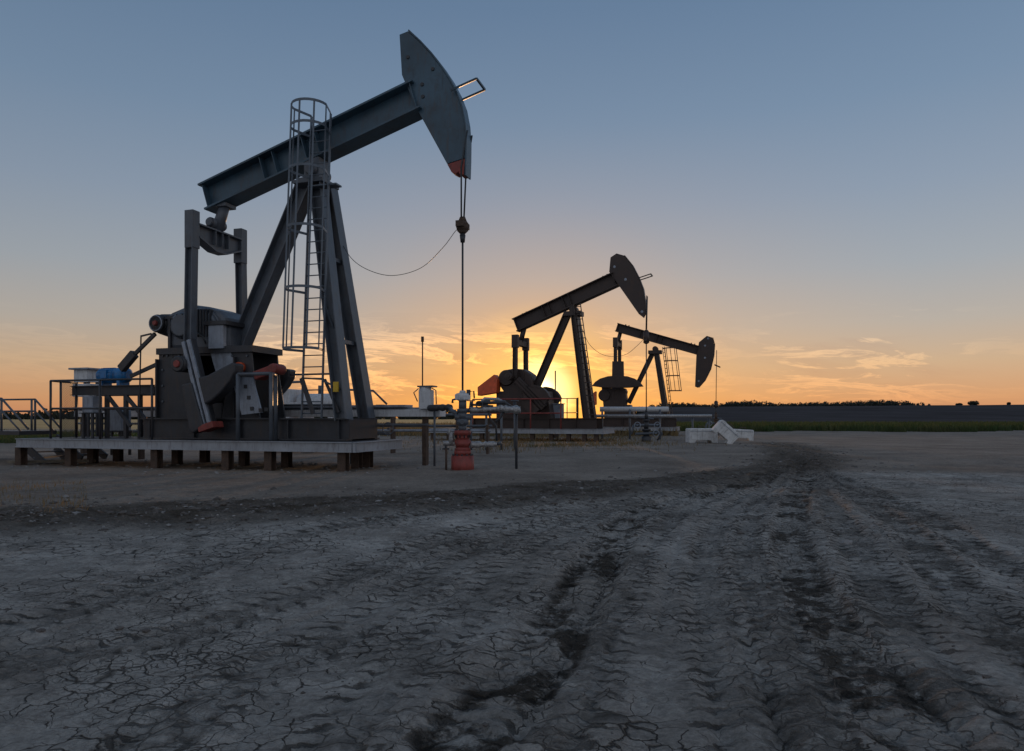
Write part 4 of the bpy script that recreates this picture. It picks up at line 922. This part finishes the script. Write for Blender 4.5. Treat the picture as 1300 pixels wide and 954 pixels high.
r = empty('control_cabinet', J.loc(J.X(709, .3), .3, .5), -J.th, label='small pale cabinet on the middle platform right of the counterweight', cat='cabinet', group='electrical cabinets behind the motor'); del r['group']
MB().box(-.2, .2, -.15, .15, .4, 1.0).build('body', 'plate', r, .01); MB().box(-.25, .25, -.18, .18, 1.003, 1.04).build('roof', 'plate', r)
for x in (-.16, .16): MB().box(x-.03, x+.03, -.05, .05, 0, .398).build('leg', 'far', r)
# thin lightning rod behind the middle pump
r = empty('mast', ((705-650)/900*33, 33, 0), label='thin upright rod standing behind the middle pump jack legs', cat='mast'); MB().tube([(0, 0, 0), (0, 0, H+(HY-471)/900*33)], .03, 6).build('rod', 'far', r); MB().box(-.15, .15, -.15, .15, 0, .2).build('foot', 'far', r)

def crank3(J, r, w2):
    P = J.P
    for q in (-w2-.12, w2-.1):
        g = [P(x, y, q) for x, y in ((751.5, 490.5), (756, 485), (762, 481), (772, 478), (784, 477), (797, 478), (806, 481), (813, 486), (817, 491), (800, 492.5), (784, 493), (766, 492.5))]
        MB().prism([xz(p) for p in g], q-.12, q+.12).build('counterweight', 'far', r, .03)
        c_ = [P(x, y, q) for x, y in ((777.5, 459), (791.5, 459), (792, 486), (777, 486))]; MB().prism([xz(p) for p in c_], q-.08, q+.16).build('crank', 'far', r, .01)
    g = [P(x, y, -.3) for x, y in ((764, 491), (776, 493), (793, 493), (795, 497), (790, 522), (767, 522))]
    MB().prism([xz(p) for p in g], -.44, .44).build('gear_case', 'far', r, .04)
S3 = dict(beam=((784, 410.5), (780, 420), (888, 439), (885, 450.5)),
    head=[(887.4, 434.6), (897.3, 426.6), (904.8, 428.9), (907.2, 437.4), (906.2, 451.6), (902.2, 468.6), (895.2, 482.7), (886, 492.6), (882.3, 491), (884, 451.6)],
    arc=[(904.8, 428.9), (907.2, 437.4), (906.2, 451.6), (902.2, 468.6), (895.2, 482.7), (887, 492)], bolts=[(895, 439), (895, 454.5), (887, 484), (899, 430)],
    bar=((907, 463), (914, 466)), rod=909, bridle=445, carrier=(509, 518), cable=None,
    rear=((798, 512), (829, 448)), front=((846, 532), (833, 447)), lw=.24, ladder=((852, 531), (841, 441)), lq=(-.6, -.4), lx=.12, ly=-.3, cage=(.38, .98),
    eq=(784, 437), pq=.75, pin=(784, 470), crank=crank3,
    gear=[(766, 500), (770, 495), (778, 494), (788, 494), (794, 499), (795, 508), (793, 518), (770, 518), (765, 510)], drum=(767, 502),
    ped=[(767, 516), (800, 514), (806, 532), (767, 532)], skid=(760, 857, .93, .45), guard=[(752, 501), (757, 497), (757, 514), (752, 515)])
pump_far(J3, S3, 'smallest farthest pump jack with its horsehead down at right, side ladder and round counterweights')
J = J3
platform(J, J.X(756, -1.2), J.X(859, -1.2), -1.2, .9, .45, .2, [(x, q) for x in (760, 775, 790, 806, 822, 838, 853) for q in (-1.08, .6)], 'pale edged steel platform under the farthest pump jack', pw=.16)

# pipes along the far platforms
r = empty('flow_line', ((753-650)/900*31, 31, 0), R(-4), label='pale straight flow line on posts in front of the farthest pump jack', cat='pipe')
MB().tube([(0, 0, 1.02), (5.1, 0, 1.02)], .07, 10).build('pipe', 'wrap', r); MB().tube([(.3, .3, 1.32), (3.3, .3, 1.32)], .11, 12).build('pipe', 'white', r)
for x in (.4, 1.6, 2.9, 4.3, 5.0): MB().tube([(x, .1, -.1), (x, .1, 1.3 if x < 3 else .98)], .045, 8).build('post', 'steel', r)

def small_well(J, label, col_, s_=1.0):
    r = empty('wellhead', J.loc(), 0, label=label, cat='wellhead')
    MB().lathe((0, 0, 0), (0, 0, 1), [(-.1, .2*s_), (.2, .2*s_), (.21, .13), (.42, .13), (.43, .18), (.5, .18), (.51, .09), (.8, .09), (.81, .14), (.87, .14), (.88, .07), (1.15, .07), (1.16, .04), (1.25, .04)], 16).build('casing_head', col_, r)
    MB().tube([(-.5, 0, .65), (.55, 0, .65)], .05, 8).tube([(-.45, -.1, .3), (.5, -.1, .35)], .05, 8).tube([(.5, 0, .65), (.62, 0, .3), (.45, .1, .05)], .04).tube([(-.5, 0, .65), (-.6, -.1, .3)], .04).tube([(-.25, 0, .95), (.3, 0, .9)], .03).build('side_pipe', 'steel', r)
    m = MB()
    for c_ in ((-.38, .65), (.4, .65), (.35, .33)): m.tube([(c_[0]+.12*math.cos(k*.5), -.17, c_[1]+.12*math.sin(k*.5)) for k in range(13)], .015, 6, True).tube([(c_[0], -.17, c_[1]), (c_[0], 0, c_[1])], .02)
    m.build('hand_wheel', 'plate', r)
small_well(J2, 'dark tangled wellhead below the middle pump jack polished rod', 'black')
small_well(J3, 'slim rusty wellhead behind the concrete blocks under the farthest pump jack', 'rust', .8)

# ---- concrete barriers
def barrier(px, py_, Y, wpx, hpx, rot, tilt, label, lift=0):
    wd = wpx/900*Y; hh = hpx/900*Y
    r = empty('concrete_block', ((px-650)/900*Y, Y, lift), rot, label=label, cat='concrete block', group='concrete blocks around the far well')
    r.rotation_euler = (0, tilt, rot)
    d_ = .28; nt_ = .10
    pr = [(-wd/2, 0), (-wd*.30, 0), (-wd*.26, nt_), (wd*.26, nt_), (wd*.30, 0), (wd/2, 0), (wd/2, hh*.93), (wd*.47, hh), (-wd*.47, hh), (-wd/2, hh*.93)]
    m = MB().prism(pr, -d_, d_); bo_ = m.build('block', 'concrete', r, .025)
    MB().box(-wd/2+.03, wd/2-.03, -d_-.012, -d_+.005, hh*.80, hh*.84).build('groove_strip', 'plate', bo_)
    MB().tube([(-.15, 0, hh-.02), (-.1, 0, hh+.08), (.1, 0, hh+.08), (.15, 0, hh-.02)], .015).build('lifting_loop', 'rust', r)
barrier(890.5, 563, 26.5, 36, 18.5, R(2), 0, 'upright white concrete block, left one of the three by the far well')
barrier(914, 562, 25.6, 30, 19, R(-8), R(42), 'white concrete block tipped up at a steep angle, middle of the three', lift=.20)
barrier(942, 559, 29.5, 26, 14, R(-14), R(3), 'partly hidden white concrete block, right one of the three by the far well')

# ---- more yard pipework between the near and middle pumps
r = empty('flow_line', ((545-650)/900*13.6, 13.6, 0), 0, label='black lagged pipe joining the white trough to the red wellhead', cat='pipe')
m = MB(); wrapped(m, (0, 0, 1.12), (.45, -.35, 1.13), .055); m.build('lagged_pipe', 'black', r)
MB().tube([(.1, 0, 1.12), (.1, 0, -.1)], .022, 8).build('post', 'steel', r)
MB().tube([(.42, -.33, 1.12), (.5, -.6, 1.05), (.62, -.85, 1.0)], .04, 8).build('elbow', 'steel', r)
r = empty('pipe_rack', ((455-650)/900*19, 19, 0), R(-6), label='low rack of thin parallel pipes on short legs between the near and middle pumps', cat='pipe rack')
for z, y, mt_ in ((1.02, 0, 'steel'), (.72, .1, 'steel'), (.60, -.1, 'plate')): MB().tube([(0, y, z), (3.6, y, z)], .032, 8).build('pipe', mt_, r)
for x in (.1, .95, 1.8, 2.7, 3.5): MB().box(x-.03, x+.03, -.15, .15, -.1, 1.0 if int(x) % 2 == 0 else .75).build('leg', 'rust', r)
for x in (.6, 2.2): MB().tube([(x, 0, 1.03), (x, 0, 1.25)], .05, 10).tube([(x-.12, 0, 1.27), (x+.12, 0, 1.27)], .02, 6).build('valve', 'red', r)
r = empty('valve_manifold', ((628-650)/900*21, 21, 0), R(8), label='small manifold of dark pipes and valves in front of the red belt guard', cat='manifold')
MB().tube([(-.9, 0, 1.15), (.7, 0, 1.15)], .07, 10).build('header', 'black', r)
for x in (-.7, -.25, .2, .6):
    MB().tube([(x, 0, -.1), (x, 0, 1.2)], .035, 8).build('riser', 'steel', r)
    MB().tube([(x, 0, 1.2), (x, 0, 1.42)], [.07, .04], 10).build('valve', 'black', r)
    MB().tube([(x+.11*math.cos(k*.52), .11*math.sin(k*.52), 1.44) for k in range(12)], .014, 6, True).build('hand_wheel', 'steel', r)
MB().tube([(-.5, -.05, 1.3), (-.3, -.05, 1.5), (.1, -.05, 1.48), (.4, -.05, 1.3)], .05, 8).build('hose', 'wrap', r)
